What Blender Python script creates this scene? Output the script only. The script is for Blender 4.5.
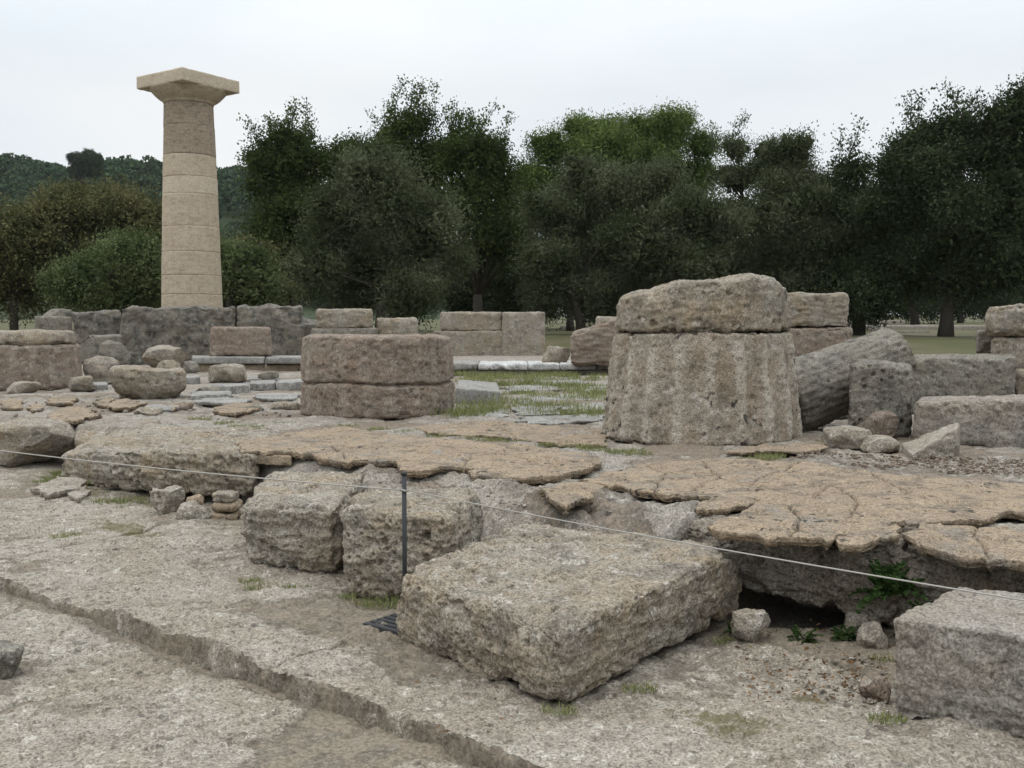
import bpy, bmesh, math, random
import numpy as np
from mathutils import Vector, Matrix
from mathutils.geometry import delaunay_2d_cdt

# ------------------------------------------------------------------ camera, sky, sun, exposure
for o in list(bpy.data.objects):
    bpy.data.objects.remove(o)
scene = bpy.context.scene
COL = scene.collection
EYE, FPX, PITCH = 1.75, 1030.0, math.atan(56 / 1030)
cam_data = bpy.data.cameras.new("camera")
cam_data.sensor_width = 36.0
cam_data.lens = FPX / 1024 * 36.0
cam_data.clip_start, cam_data.clip_end = 0.05, 3000
cam = bpy.data.objects.new("camera", cam_data)
COL.objects.link(cam)
cam.location = (0, 0, EYE)
cam.rotation_euler = (math.pi / 2 - PITCH, 0, 0)
scene.camera = cam

SUN_EL, SUN_AZ = math.radians(70), math.radians(235)   # behind the camera, a little to the left
world = bpy.data.worlds.new("World")
scene.world = world
world.use_nodes = True
wn, wl = world.node_tree.nodes, world.node_tree.links
wn.clear()
w_out = wn.new("ShaderNodeOutputWorld")
w_bg = wn.new("ShaderNodeBackground")
w_bg.inputs["Strength"].default_value = 0.1
sky = wn.new("ShaderNodeTexSky")
sky.sky_type = "NISHITA"
sky.sun_disc = False
sky.sun_elevation, sky.sun_rotation = SUN_EL, SUN_AZ
sky.air_density, sky.dust_density = 1.0, 2.0
w_tc = wn.new("ShaderNodeTexCoord")
w_map = wn.new("ShaderNodeMapping")
w_map.inputs["Scale"].default_value = (1.2, 1.2, 3.5)
w_noise = wn.new("ShaderNodeTexNoise")
w_noise.inputs["Scale"].default_value = 1.6
w_noise.inputs["Detail"].default_value = 6
w_ramp = wn.new("ShaderNodeValToRGB")
w_ramp.color_ramp.elements[0].position, w_ramp.color_ramp.elements[1].position = 0.35, 0.68
w_ramp.color_ramp.elements[0].color = (7.7, 8.35, 8.8, 1)
w_ramp.color_ramp.elements[1].color = (9.3, 9.4, 9.4, 1)
w_mix = wn.new("ShaderNodeMixRGB")
w_mix.inputs["Fac"].default_value = 0.88
wl.new(w_tc.outputs["Generated"], w_map.inputs["Vector"])
wl.new(w_map.outputs["Vector"], w_noise.inputs["Vector"])
wl.new(w_noise.outputs["Fac"], w_ramp.inputs["Fac"])
wl.new(sky.outputs["Color"], w_mix.inputs["Color1"])
wl.new(w_ramp.outputs["Color"], w_mix.inputs["Color2"])
# an overcast sky is brighter towards its top
w_sep = wn.new("ShaderNodeSeparateXYZ"); w_up = wn.new("ShaderNodeMapRange"); w_mul = wn.new("ShaderNodeMath"); w_mul.operation = "MULTIPLY"
wl.new(w_tc.outputs["Generated"], w_sep.inputs[0]); wl.new(w_sep.outputs["Z"], w_up.inputs["Value"])
for k_, v_ in (("From Min", 0.22), ("From Max", 1.0), ("To Min", 1.07), ("To Max", 2.9)): w_up.inputs[k_].default_value = v_
w_mul.inputs[0].default_value = 0.1
wl.new(w_up.outputs["Result"], w_mul.inputs[1]); wl.new(w_mul.outputs[0], w_bg.inputs["Strength"])
wl.new(w_mix.outputs["Color"], w_bg.inputs["Color"])
wl.new(w_bg.outputs["Background"], w_out.inputs["Surface"])

sun_data = bpy.data.lights.new("sun", "SUN")
sun_data.energy = 0.5
sun_data.angle = math.radians(25)
sun_data.color = (1.0, 0.96, 0.9)
sun = bpy.data.objects.new("sun", sun_data)
COL.objects.link(sun)
sun.rotation_euler = (math.pi / 2 - SUN_EL, 0, math.pi - SUN_AZ)
scene.view_settings.view_transform = "Standard"
scene.view_settings.look = "None"
scene.view_settings.exposure = 0.0
scene.view_settings.gamma = 1.0

rng = np.random.default_rng(7)
random.seed(7)

# ------------------------------------------------------------------ geometry of the view (to read real positions off the photograph)
CP, SP = math.cos(PITCH), math.sin(PITCH)
def ray(px, py):
    dx, dy = (px - 512) / FPX, -(py - 384) / FPX
    return dx, CP + dy * SP, -SP + dy * CP
def ground_at(px, py, z):
    d = ray(px, py); t = (z - EYE) / d[2]
    return np.array([t * d[0], t * d[1]])
def height_at(px, py, y):
    d = ray(px, py)
    return EYE + y / d[1] * d[2]
def at(px, py, y):
    d = ray(px, py); t = y / d[1]
    return np.array([t * d[0], y, EYE + t * d[2]])
S_AX, N_AX = np.array([0.763, -0.646]), np.array([0.646, 0.763])   # along / across the temple's steps

# ------------------------------------------------------------------ noise
_r = np.random.default_rng(11)
_PERM = np.concatenate([_r.permutation(512)] * 3)
_GR = _r.normal(size=(512, 3)); _GR /= np.linalg.norm(_GR, axis=1)[:, None]
_RND = _r.random((512, 4))
def _hash(i, j, k):
    return _PERM[_PERM[_PERM[i & 511] + (j & 511)] + (k & 511)]
def perlin(P):
    I = np.floor(P).astype(np.int64); F = P - I
    U = F * F * F * (F * (F * 6 - 15) + 10)
    out = np.zeros(len(P))
    for a in (0, 1):
        for b in (0, 1):
            for c in (0, 1):
                g = _GR[_hash(I[:, 0] + a, I[:, 1] + b, I[:, 2] + c)]
                d = g[:, 0] * (F[:, 0] - a) + g[:, 1] * (F[:, 1] - b) + g[:, 2] * (F[:, 2] - c)
                w = (U[:, 0] if a else 1 - U[:, 0]) * (U[:, 1] if b else 1 - U[:, 1]) * (U[:, 2] if c else 1 - U[:, 2])
                out += w * d
    return out * 1.5
def fbm(P, freq, octs=4, gain=0.5, lim=1e9):
    out = np.zeros(len(P)); a = 1.0
    for o in range(octs):
        f = freq * 2.03 ** o
        if f > lim: break
        out += a * perlin(P * f + 17.3 * o); a *= gain
    return out
def pits(P, freq, share=0.5, rmin=0.15, rmax=0.5):
    """bowl depth 0..1 of scattered holes"""
    Q = P * freq; I = np.floor(Q).astype(np.int64); out = np.zeros(len(P))
    for a in (-1, 0, 1):
        for b in (-1, 0, 1):
            for c in (-1, 0, 1):
                h = _hash(I[:, 0] + a, I[:, 1] + b, I[:, 2] + c)
                r = _RND[h]
                D = Q - (I + np.array([a, b, c]) + r[:, :3])
                rad = rmin + (rmax - rmin) * ((r[:, 3] * 7.3) % 1)
                d2 = (D * D).sum(1) / rad ** 2
                v = np.clip(1 - d2, 0, 1) * (r[:, 3] < share)
                out = np.maximum(out, v)
    return np.sqrt(out)
def sstep(a, b, x):
    t = np.clip((x - a) / (b - a), 0, 1); return t * t * (3 - 2 * t)

# ------------------------------------------------------------------ mesh helpers
def link(o, parent=None):
    COL.objects.link(o)
    if parent is not None: o.parent = parent
    return o
def mesh_obj(name, V, faces, m, parent=None, origin=None, attrs=None, smooth=True):
    V = np.asarray(V, dtype=np.float64)
    if origin is None:
        origin = np.array([V[:, 0].mean(), V[:, 1].mean(), V[:, 2].min()]) if parent is None else np.zeros(3)
    V = V - origin
    me = bpy.data.meshes.new(name)
    if isinstance(faces, np.ndarray):
        n, k = faces.shape
        me.vertices.add(len(V)); me.vertices.foreach_set("co", V.astype(np.float32).ravel())
        me.loops.add(n * k); me.loops.foreach_set("vertex_index", faces.astype(np.int32).ravel())
        me.polygons.add(n); me.polygons.foreach_set("loop_start", np.arange(0, n * k, k, dtype=np.int32))
        me.update(calc_edges=True)
    else:
        me.from_pydata(V.tolist(), [], [list(f) for f in faces]); me.update()
    me.polygons.foreach_set("use_smooth", np.full(len(me.polygons), smooth))
    for k, a in (attrs or {}).items():
        at_ = me.attributes.new(k, "FLOAT", "POINT"); at_.data.foreach_set("value", np.asarray(a, dtype=np.float32))
    me.materials.append(m)
    me.validate()
    o = bpy.data.objects.new(name, me); o.location = origin
    return link(o, parent)
def empty(name, loc):
    o = bpy.data.objects.new(name, None); o.location = loc; o.empty_display_size = 0.2
    return link(o)
def tag(o, label=None, cat=None, group=None, kind=None):
    if label: o["label"] = label
    if cat: o["category"] = cat
    if group: o["group"] = group
    if kind or cat: o["kind"] = kind or "thing"
    return o
def vnormals(V, F):
    """area weighted vertex normals of a quad array"""
    N = np.cross(V[F[:, 2]] - V[F[:, 0]], V[F[:, 3]] - V[F[:, 1]])
    out = np.zeros_like(V)
    for k in range(4):
        for c in range(3):
            out[:, c] += np.bincount(F[:, k], weights=N[:, c], minlength=len(V))
    return out / (np.linalg.norm(out, axis=1)[:, None] + 1e-12)

def weather(V, N, edge, sp, amp, seed, pit=1.0, layer=0.3, lump=1.0):
    """worn shell limestone: lumps, beds, chips and holes as real displacement; sp = mesh spacing"""
    P = V + np.array([seed * 3.17, seed * 1.31, seed * 2.71])
    lim = 0.5 / sp
    d = lump * 0.022 * fbm(P, 1.6, 3, lim=lim) + 0.010 * fbm(P, 5.0, 3, lim=lim)
    d += 0.012 * fbm(P, 12.0, 4, 0.65, lim=lim)
    if layer: d += layer * 0.02 * fbm(P * np.array([1, 1, 4.0]), 3.5, 4, 0.6, lim=lim / 3)
    d -= 0.05 * edge * sstep(0.0, 0.6, fbm(P, 3.6, 4, 0.6, lim=lim))
    if pit:
        mask = sstep(-0.15, 0.4, fbm(P + 5, 2.6, 3)); mask2 = sstep(-0.2, 0.35, fbm(P + 25, 4.0, 3))
        if lim > 9: d -= pit * 0.04 * pits(P + 3, 7.5, 0.25, 0.08, 0.35) * mask
        if lim > 20: d -= pit * 0.036 * pits(P + 8, 15, 0.5, 0.06, 0.5) * (0.12 + 0.88 * mask2)
        if lim > 40: d -= pit * 0.022 * pits(P + 13, 36, 0.6, 0.1, 0.55) * (0.4 + 0.6 * mask)
    return V + N * (d * amp)[:, None]

def box_grid(dims, sp):
    """surface grid of the unit cube, welded; returns p in 0..1 and quads"""
    n = [int(np.clip(round(L / sp), 4, 280)) for L in dims]
    pts, faces, off = [], [], 0
    for ax in range(3):
        u, v = (ax + 1) % 3, (ax + 2) % 3
        for side in (0, n[ax]):
            gi, gj = np.meshgrid(np.arange(n[u] + 1), np.arange(n[v] + 1), indexing="ij")
            t = np.zeros((gi.size, 3), int); t[:, ax] = side; t[:, u] = gi.ravel(); t[:, v] = gj.ravel()
            idx = off + np.arange(gi.size).reshape(gi.shape); off += gi.size
            q = np.stack([idx[:-1, :-1], idx[1:, :-1], idx[1:, 1:], idx[:-1, 1:]], -1).reshape(-1, 4)
            pts.append(t); faces.append(q if side else q[:, ::-1])
    key, inv = np.unique(np.vstack(pts), axis=0, return_inverse=True)
    return key / np.array(n, float), inv.ravel()[np.concatenate(faces)]

SEED = [0]
def spacing(y): return max(0.0065, 1.3 * abs(y) / FPX)
def hexa(name, base, z0, z1, m, R=0.05, amp=1.0, pit=1.0, layer=0.3, lump=1.0, parent=None, sp=None, bulge=0.0, undercut=None):
    """weathered block on four ground corners (front left, front right, back right, back left) with a bottom and a top height for each"""
    SEED[0] += 1
    B = np.array(base, float)
    z0 = np.broadcast_to(np.array(z0, float), 4); z1 = np.broadcast_to(np.array(z1, float), 4)
    dims = np.array([np.linalg.norm(B[1] - B[0]), np.linalg.norm(B[3] - B[0]), (z1 - z0).mean()])
    sp = sp or spacing(B[:, 1].min())
    p, F = box_grid(dims, sp)
    L = p * dims
    Rr = min(R, dims.min() * 0.48)
    wob = Rr * (0.75 + 0.6 * fbm(L + SEED[0] * 7.7, 2.3, 3))
    wob = np.clip(wob, 0.01, dims.min() * 0.49)[:, None]
    q = np.clip(L, wob, dims - wob); d = L - q
    L2 = q + d / (np.linalg.norm(d, axis=1)[:, None] + 1e-9) * np.minimum(wob, np.linalg.norm(d, axis=1)[:, None])
    dist = np.sort(np.minimum(L, dims - L), axis=1)
    edge = np.exp(-(dist[:, 1] / 0.09) ** 2)
    t = L2 / dims
    if bulge:
        t = t.copy(); w = 4 * t[:, 2] * (1 - t[:, 2])
        t[:, 0] = 0.5 + (t[:, 0] - 0.5) * (1 + bulge * (w - 1)); t[:, 1] = 0.5 + (t[:, 1] - 0.5) * (1 + bulge * (w - 1))
    if undercut:
        t = t.copy()
        k = undercut * np.clip(1 - t[:, 2] / 0.45, 0, 1) ** 1.3
        t[:, 0] = 0.5 + (t[:, 0] - 0.5) * (1 - k); t[:, 1] = 0.5 + (t[:, 1] - 0.5) * (1 - k)
    u, v, w = t[:, :1], t[:, 1:2], t[:, 2:]
    C0 = np.c_[B, z0]; C1 = np.c_[B, z1]
    def quad(C): return (1-u)*(1-v)*C[0] + u*(1-v)*C[1] + u*v*C[2] + (1-u)*v*C[3]
    V = quad(C0) * (1 - w) + quad(C1) * w
    N = vnormals(V, F)
    if (N * (V - V.mean(0))).sum() < 0: F = F[:, ::-1]; N = -N
    V = weather(V, N, edge, sp, amp, SEED[0], pit, layer, lump)
    return mesh_obj(name, V, F, m, parent)
def block(name, A, Bp, z0, topA, topB, depth, m, side=None, **kw):
    """block whose front bottom corners show at pixels A and Bp on height z0, its front top at rows topA, topB"""
    a, b = ground_at(*A, z0), ground_at(*Bp, z0)
    d = b - a; n = np.array([-d[1], d[0]]); n /= np.linalg.norm(n)
    if n[1] < 0: n = -n
    mid = (a + b) / 2; mid = mid / np.linalg.norm(mid)
    off = mid * depth / max(0.5, float(mid @ n)) if side is None else np.array(side, float)
    za, zb = height_at(A[0], topA, a[1]), height_at(Bp[0], topB, b[1])
    k = kw.pop("back", 0.0)
    return hexa(name, [a, b, b + off, a + off], z0 - 0.03, [za, zb, zb + k, za + k], m, **kw)
def boulder(name, x0, x1, ytop, ybase, z0, m, depth=0.8, rough=1.0, parent=None, yaw=0.0, boxy=0.35):
    """rounded, lumpy stone seen between columns x0..x1, resting on height z0 at row ybase"""
    SEED[0] += 1
    c = ground_at((x0 + x1) / 2, ybase, z0)
    y = c[1]; w = (x1 - x0) / FPX * y; h = height_at((x0 + x1) / 2, ytop, y) - z0
    dp = w * depth
    c = np.array([c[0], c[1] + dp * 0.4])
    sp = spacing(y)
    dims = np.array([w, dp, h])
    p, F = box_grid(dims, sp)
    q = (p - 0.5) * 2
    s = q / (np.linalg.norm(q, axis=1)[:, None] + 1e-9)
    q = boxy * q + (1 - boxy) * s
    L = q * dims / 2
    N = s / dims; N /= np.linalg.norm(N, axis=1)[:, None]
    # planes struck off the stone make facets
    rr = np.random.default_rng(SEED[0])
    for k in range(7):
        n = rr.normal(size=3); n /= np.linalg.norm(n)
        lim = (0.62 + 0.25 * rr.random()) * np.sqrt(((n * dims / 2) ** 2).sum())
        e = (L * n).sum(1) - lim
        L = L - np.clip(e, 0, None)[:, None] * n * 0.85
    L += N * (0.13 * rough * dims.min() * fbm(L + SEED[0] * 3.3, 1.3 / dims.max(), 3))[:, None]
    L = weather(L, N, np.zeros(len(L)), sp, 0.9 * rough * min(1, dims.min() / 0.35), SEED[0], 1.0, 0.35)
    L[:, 0] *= w / np.ptp(L[:, 0]); L[:, 2] = (L[:, 2] - L[:, 2].min()) * (h + 0.02) / np.ptp(L[:, 2])
    cy, sy = math.cos(yaw), math.sin(yaw)
    V = np.c_[c[0] + L[:, 0] * cy - L[:, 1] * sy, c[1] + L[:, 0] * sy + L[:, 1] * cy, z0 - 0.02 + L[:, 2]]
    return mesh_obj(name, V, F, m, parent)
def lathe(name, centre, z0, z1, rb, rt, m, y=None, flutes=20, fd=0.0, R=0.05, amp=1.0, pit=1.0, layer=0.3, top=None, groove=None,
          tilt=None, parent=None, profile=None, origin=None, squash=None, pale=None, flute_phase=0.0):
    """worn column drum: side and caps of one welded grid"""
    SEED[0] += 1
    y = y or centre[1]; sp = spacing(y)
    H = z1 - z0
    nt = int(np.clip(2 * math.pi * max(rb, rt) / sp, 24, 720)); nz = int(np.clip(H / sp, 6, 240)); nc = int(np.clip(rb / (sp * 2.2), 4, 80))
    zz = np.linspace(0, 1, nz + 1)
    prof = [(rb * (i / nc), 0.0, 0) for i in range(1, nc)]
    for t in zz:
        r = rb + (rt - rb) * t if profile is None else profile(t)
        e = min(t, 1 - t) * H
        if e < R: r -= R - math.sqrt(max(R * R - (R - e) ** 2, 0))
        prof.append((r, t, 1))
    rtop = rt if profile is None else profile(1.0)
    prof += [((rtop - R) * (1 - i / nc), 1.0, 2) for i in range(1, nc)]
    prof = np.array(prof); n = len(prof)
    th = np.linspace(0, 2 * math.pi, nt, endpoint=False)
    r = prof[:, 0][:, None] * np.ones(nt)
    t = prof[:, 1][:, None] * np.ones(nt)
    on = (prof[:, 2] == 1)[:, None]
    fl = np.abs(np.sin(flutes / 2 * (th + flute_phase)))[None, :]
    if fd: r = r - on * fd * (1 - (1 - fl) ** 0.7 * 1.0) * 1.0 + on * 0
    X = r * np.cos(th); Y = r * np.sin(th); Zl = z0 + t * H
    V = np.stack([X, Y, Zl], -1).reshape(-1, 3)
    if squash is not None: V[:, 0] *= squash[0]; V[:, 1] *= squash[1]
    if groove is not None:
        tt = V[:, 2]; rad = np.hypot(V[:, 0], V[:, 1])
        for gz, gd, gw in groove:
            g = gd * np.exp(-((tt - gz - 0.05 * fbm(V, 1.0, 2)) / gw) ** 2) * np.repeat(prof[:, 2] == 1, nt)
            V[:, :2] *= (1 - g / np.maximum(rad, 0.05))[:, None]
    if top is not None:
        f = (V[:, 2] - z0) / H
        V[:, 2] += f * top(V[:, 0], V[:, 1])
    i = np.arange(n - 1)[:, None]; j = np.arange(nt)[None, :]
    F = np.stack([i * nt + j, i * nt + (j + 1) % nt, (i + 1) * nt + (j + 1) % nt, (i + 1) * nt + j], -1).reshape(-1, 4)
    # close both caps with small centre fans kept as quads
    c0, c1 = len(V), len(V) + 1
    V = np.vstack([V, [[0, 0, V[:nt, 2].mean()]], [[0, 0, V[(n - 1) * nt:n * nt, 2].mean()]]])
    N = vnormals(V, F)
    N[c0] = (0, 0, -1); N[c1] = (0, 0, 1)
    edge = np.r_[np.repeat(np.exp(-((np.minimum(prof[:, 1], 1 - prof[:, 1]) * H + np.where(prof[:, 2] == 1, 0, np.abs(prof[:, 0] - rb))) / 0.08) ** 2), nt), 0, 0]
    if parent is not None: edge = edge * 0.2
    attrs = None
    if pale is not None:
        arr = sstep(0.3, 0.75, 1 - np.tile(fl[0], n)) * np.repeat(prof[:, 2] == 1, nt)
        arr = np.r_[arr, 0, 0] * sstep(-0.55, 0.1, fbm(V * np.array([1, 1, 0.5]) + SEED[0], 2.5, 4)) * sstep(0.97, 0.8, (V[:, 2] - z0) / H) * pale
        attrs = {"pale": arr}
    V = weather(V, N, edge, sp, amp, SEED[0], pit, layer)
    if tilt is not None:
        M = np.array(tilt.to_3x3()); V = V @ M.T
    V[:, 0] += centre[0]; V[:, 1] += centre[1]
    if tilt is not None: V[:, 2] += centre[2]
    fans = [[c0, (k + 1) % nt, k] for k in range(nt)] + [[c1, (n - 1) * nt + k, (n - 1) * nt + (k + 1) % nt] for k in range(nt)]
    fans = np.array(fans)
    me_f = np.vstack([F])
    o = mesh_obj(name, V, [tuple(a) for a in me_f.tolist()] + [tuple(a) for a in fans.tolist()], m, parent, origin=origin, attrs=attrs)
    return o
def poly_sd(P, poly):
    """signed distance (inside positive) to a closed polygon"""
    A = np.asarray(poly); Bq = np.roll(A, -1, 0); d = np.full(len(P), 1e9); ins = np.zeros(len(P), bool)
    for a, b in zip(A, Bq):
        e = b - a; w = P - a
        t = np.clip((w @ e) / (e @ e + 1e-12), 0, 1)
        d = np.minimum(d, np.hypot(*(w - t[:, None] * e).T))
        c = ((a[1] > P[:, 1]) != (b[1] > P[:, 1])) & (P[:, 0] < (b[0] - a[0]) * (P[:, 1] - a[1]) / (b[1] - a[1] + 1e-12) + a[0])
        ins ^= c
    return np.where(ins, d, -d)
def seg_dist(P, line):
    d = np.full(len(P), 1e9)
    for a, b in zip(line[:-1], line[1:]):
        e = b - a; w = P - a; t = np.clip((w @ e) / (e @ e + 1e-12), 0, 1)
        d = np.minimum(d, np.hypot(*(w - t[:, None] * e).T))
    return d
def plate(name, poly_px, ztop, thick, m, cracks=(), sp=None, rough=0.035, world_poly=None, under=0.03, slope=None):
    """flat broken slab: outline on height ztop, rounded broken rim, cracks as grooves"""
    SEED[0] += 1; seed = SEED[0]
    poly = np.array([ground_at(*q, ztop) for q in poly_px]) if world_poly is None else np.array(world_poly, float)
    rough = min(rough, 0.055 * float(np.ptp(poly, axis=0).min() + 0.1 * np.ptp(poly, axis=0).max()))
    sp = sp or max(0.012, 1.5 * poly[:, 1].min() / FPX)
    # dense, broken outline
    pts = []
    for a, b in zip(poly, np.roll(poly, -1, 0)):
        k = max(2, int(np.linalg.norm(b - a) / (sp * 1.2)))
        for i in range(k): pts.append(a + (b - a) * i / k)
    pts = np.array(pts); ar = np.r_[0, np.cumsum(np.linalg.norm(np.diff(pts, axis=0), axis=1))]; kn = np.arange(0, ar[-1] + 0.3, 0.17); kn = kn + np.random.default_rng(seed).uniform(-0.05, 0.05, len(kn))
    jt = np.random.default_rng(seed + 500).normal(size=(len(kn), 2)) * rough * 0.8; jt[-1] = jt[0]; jt[0] = jt[-1]
    pts = pts + np.c_[np.interp(ar, kn, jt[:, 0]), np.interp(ar, kn, jt[:, 1])]; c3 = np.c_[pts, np.full(len(pts), seed * 1.7)]
    pts = pts + 0.35 * rough * np.c_[fbm(c3, 6, 4, 0.7), fbm(c3 + 31, 6, 4, 0.7)]
    lo, hi = pts.min(0), pts.max(0)
    gx, gy = np.meshgrid(np.arange(lo[0], hi[0], sp), np.arange(lo[1], hi[1], sp * 1.25))
    g = np.c_[gx.ravel(), gy.ravel()] + rng.uniform(-0.25, 0.25, (gx.size, 2)) * sp
    g = g[poly_sd(g, pts) > sp * 0.7]
    cr = [np.array([ground_at(*q, ztop) for q in c]) for c in cracks]
    allp = np.vstack([pts, g])
    n = len(pts)
    res = delaunay_2d_cdt([Vector(p) for p in allp], [(i, (i + 1) % n) for i in range(n)], [], 1, 1e-6)
    v2 = np.array([tuple(v) for v in res[0]]); tri = np.array([list(f) for f in res[2] if len(f) == 3])
    sd = np.abs(poly_sd(v2, pts))
    P3 = np.c_[v2, np.full(len(v2), seed * 2.3)]
    z = np.full(len(v2), ztop) + 0.010 * fbm(P3, 1.2, 3) + 0.006 * fbm(P3, 7, 3, lim=0.5 / sp) - 0.02 * pits(P3, 6, 0.3, 0.08, 0.4) - 0.012 * pits(P3 + 3, 14, 0.4, 0.1, 0.5) - 0.012 * (fbm(P3 + 8, 1.8, 4, 0.6) > 0.22)
    z -= 0.15 * thick * np.exp(-(sd / 0.02) ** 1.2) * (0.3 + sstep(-0.2, 0.4, fbm(P3, 5, 3)))
    dist = np.full(len(v2), 9.0)
    for c in cr: dist = np.minimum(dist, seg_dist(v2 + 0.03 * np.c_[fbm(P3, 5, 3), fbm(P3 + 9, 5, 3)], c))
    z -= min(thick * 0.6, 0.04) * np.exp(-(dist / max(0.008, sp * 0.7)) ** 2)
    crack = 0.85 * np.exp(-(dist / max(0.009, sp * 0.75)) ** 2)
    if slope is not None: z = z + (v2 - poly[0]) @ np.array(slope)
    # rim: rows below each boundary vertex
    e_cnt = {}
    for t in tri:
        for a, b in ((t[0], t[1]), (t[1], t[2]), (t[2], t[0])): e_cnt[(a, b)] = 1
    bd = [e for e in e_cnt if (e[1], e[0]) not in e_cnt]
    bv = sorted({a for e in bd for a in e}); pos = {v: i for i, v in enumerate(bv)}
    nb = len(bv)
    cen_dir = np.zeros((len(v2), 2))
    for a, b in bd:
        e = v2[b] - v2[a]; nn = np.array([e[1], -e[0]]); nn /= np.linalg.norm(nn) + 1e-9
        cen_dir[a] += nn; cen_dir[b] += nn
    cen_dir /= np.linalg.norm(cen_dir, axis=1)[:, None] + 1e-9
    rows = 5; V = [np.c_[v2, z]]; base = v2[bv]; zb = z[bv]; out = cen_dir[bv]
    for r in range(1, rows + 1):
        t = r / rows
        P = np.c_[base, np.full(nb, 5.0 * t + seed)]
        off = 0.004 * math.sin(math.pi * t) + 0.02 * fbm(P, 6, 3) * t - under * t * t
        V.append(np.c_[base + out * off[:, None], zb - 0.65 * thick * t])
    V = np.vstack(V); faces = [tuple(t) for t in tri.tolist()]
    nv = len(v2)
    for a, b in bd:
        ia, ib = pos[a], pos[b]; pa, pb = a, b
        for r in range(rows):
            qa, qb = nv + r * nb + ia, nv + r * nb + ib
            faces.append((pb, pa, qa, qb)); pa, pb = qa, qb
    o = mesh_obj(name, V, faces, m, attrs={"crack": np.r_[crack, np.zeros(len(V) - len(crack))]})
    es = {(min(a, b), max(a, b)) for a, b in bd}
    for e_ in o.data.edges:
        if tuple(sorted(e_.vertices)) in es: e_.use_edge_sharp = True
    fl_ = np.array([len(p.vertices) == 3 for p in o.data.polygons]); o.data.polygons.foreach_set("use_smooth", fl_)
    return o
def tube_bm(bm, pts, radii, seg=8):
    pts = [Vector(p) for p in pts]; rings = []
    for i, p in enumerate(pts):
        d = (pts[min(i + 1, len(pts) - 1)] - pts[max(i - 1, 0)]).normalized()
        a = d.orthogonal().normalized(); b = d.cross(a)
        rings.append([bm.verts.new(p + radii[i] * (math.cos(k * 2 * math.pi / seg) * a + math.sin(k * 2 * math.pi / seg) * b)) for k in range(seg)])
    for r0, r1 in zip(rings, rings[1:]):
        for k in range(seg): bm.faces.new((r0[k], r0[(k + 1) % seg], r1[(k + 1) % seg], r1[k]))
    bm.faces.new(rings[0][::-1]); bm.faces.new(rings[-1])
def bm_obj(name, bm, m, parent=None, loc=None, smooth=True):
    bmesh.ops.recalc_face_normals(bm, faces=bm.faces)
    me = bpy.data.meshes.new(name); bm.to_mesh(me); bm.free()
    me.polygons.foreach_set("use_smooth", np.full(len(me.polygons), smooth))
    me.materials.append(m)
    o = bpy.data.objects.new(name, me)
    if loc is not None: o.location = loc
    return link(o, parent)

# ------------------------------------------------------------------ materials
def new_mat(name):
    m = bpy.data.materials.new(name); m.use_nodes = True
    nt = m.node_tree; nt.nodes.clear()
    out = nt.nodes.new("ShaderNodeOutputMaterial"); b = nt.nodes.new("ShaderNodeBsdfPrincipled")
    nt.links.new(b.outputs[0], out.inputs["Surface"])
    b.inputs["Roughness"].default_value = 0.9
    b.inputs["Specular IOR Level"].default_value = 0.2
    return m, nt, b
def node_noise(nt, vec, scale, detail=4, rough=0.55, dist=0.0):
    n = nt.nodes.new("ShaderNodeTexNoise")
    n.inputs["Scale"].default_value = scale; n.inputs["Detail"].default_value = detail
    n.inputs["Roughness"].default_value = rough; n.inputs["Distortion"].default_value = dist
    nt.links.new(vec, n.inputs["Vector"]); return n.outputs["Fac"]
def node_range(nt, val, a, b, c=0.0, d=1.0, smooth=True):
    r = nt.nodes.new("ShaderNodeMapRange")
    if smooth: r.interpolation_type = "SMOOTHSTEP"
    for k, v in zip(("From Min", "From Max", "To Min", "To Max"), (a, b, c, d)): r.inputs[k].default_value = v
    nt.links.new(val, r.inputs["Value"]); return r.outputs["Result"]
def node_math(nt, op, a, b):
    n = nt.nodes.new("ShaderNodeMath"); n.operation = op
    for i, v in enumerate((a, b)):
        if isinstance(v, (int, float)): n.inputs[i].default_value = v
        else: nt.links.new(v, n.inputs[i])
    return n.outputs[0]
def node_mix(nt, fac, a, b, mode="MIX"):
    n = nt.nodes.new("ShaderNodeMixRGB"); n.blend_type = mode
    for s, v in zip(("Fac", "Color1", "Color2"), (fac, a, b)):
        if isinstance(v, (int, float)): n.inputs[s].default_value = v
        elif isinstance(v, tuple): n.inputs[s].default_value = (*v, 1)
        else: nt.links.new(v, n.inputs[s])
    return n.outputs[0]
def node_attr(nt, name):
    a = nt.nodes.new("ShaderNodeAttribute"); a.attribute_name = name; return a.outputs["Fac"]
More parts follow.
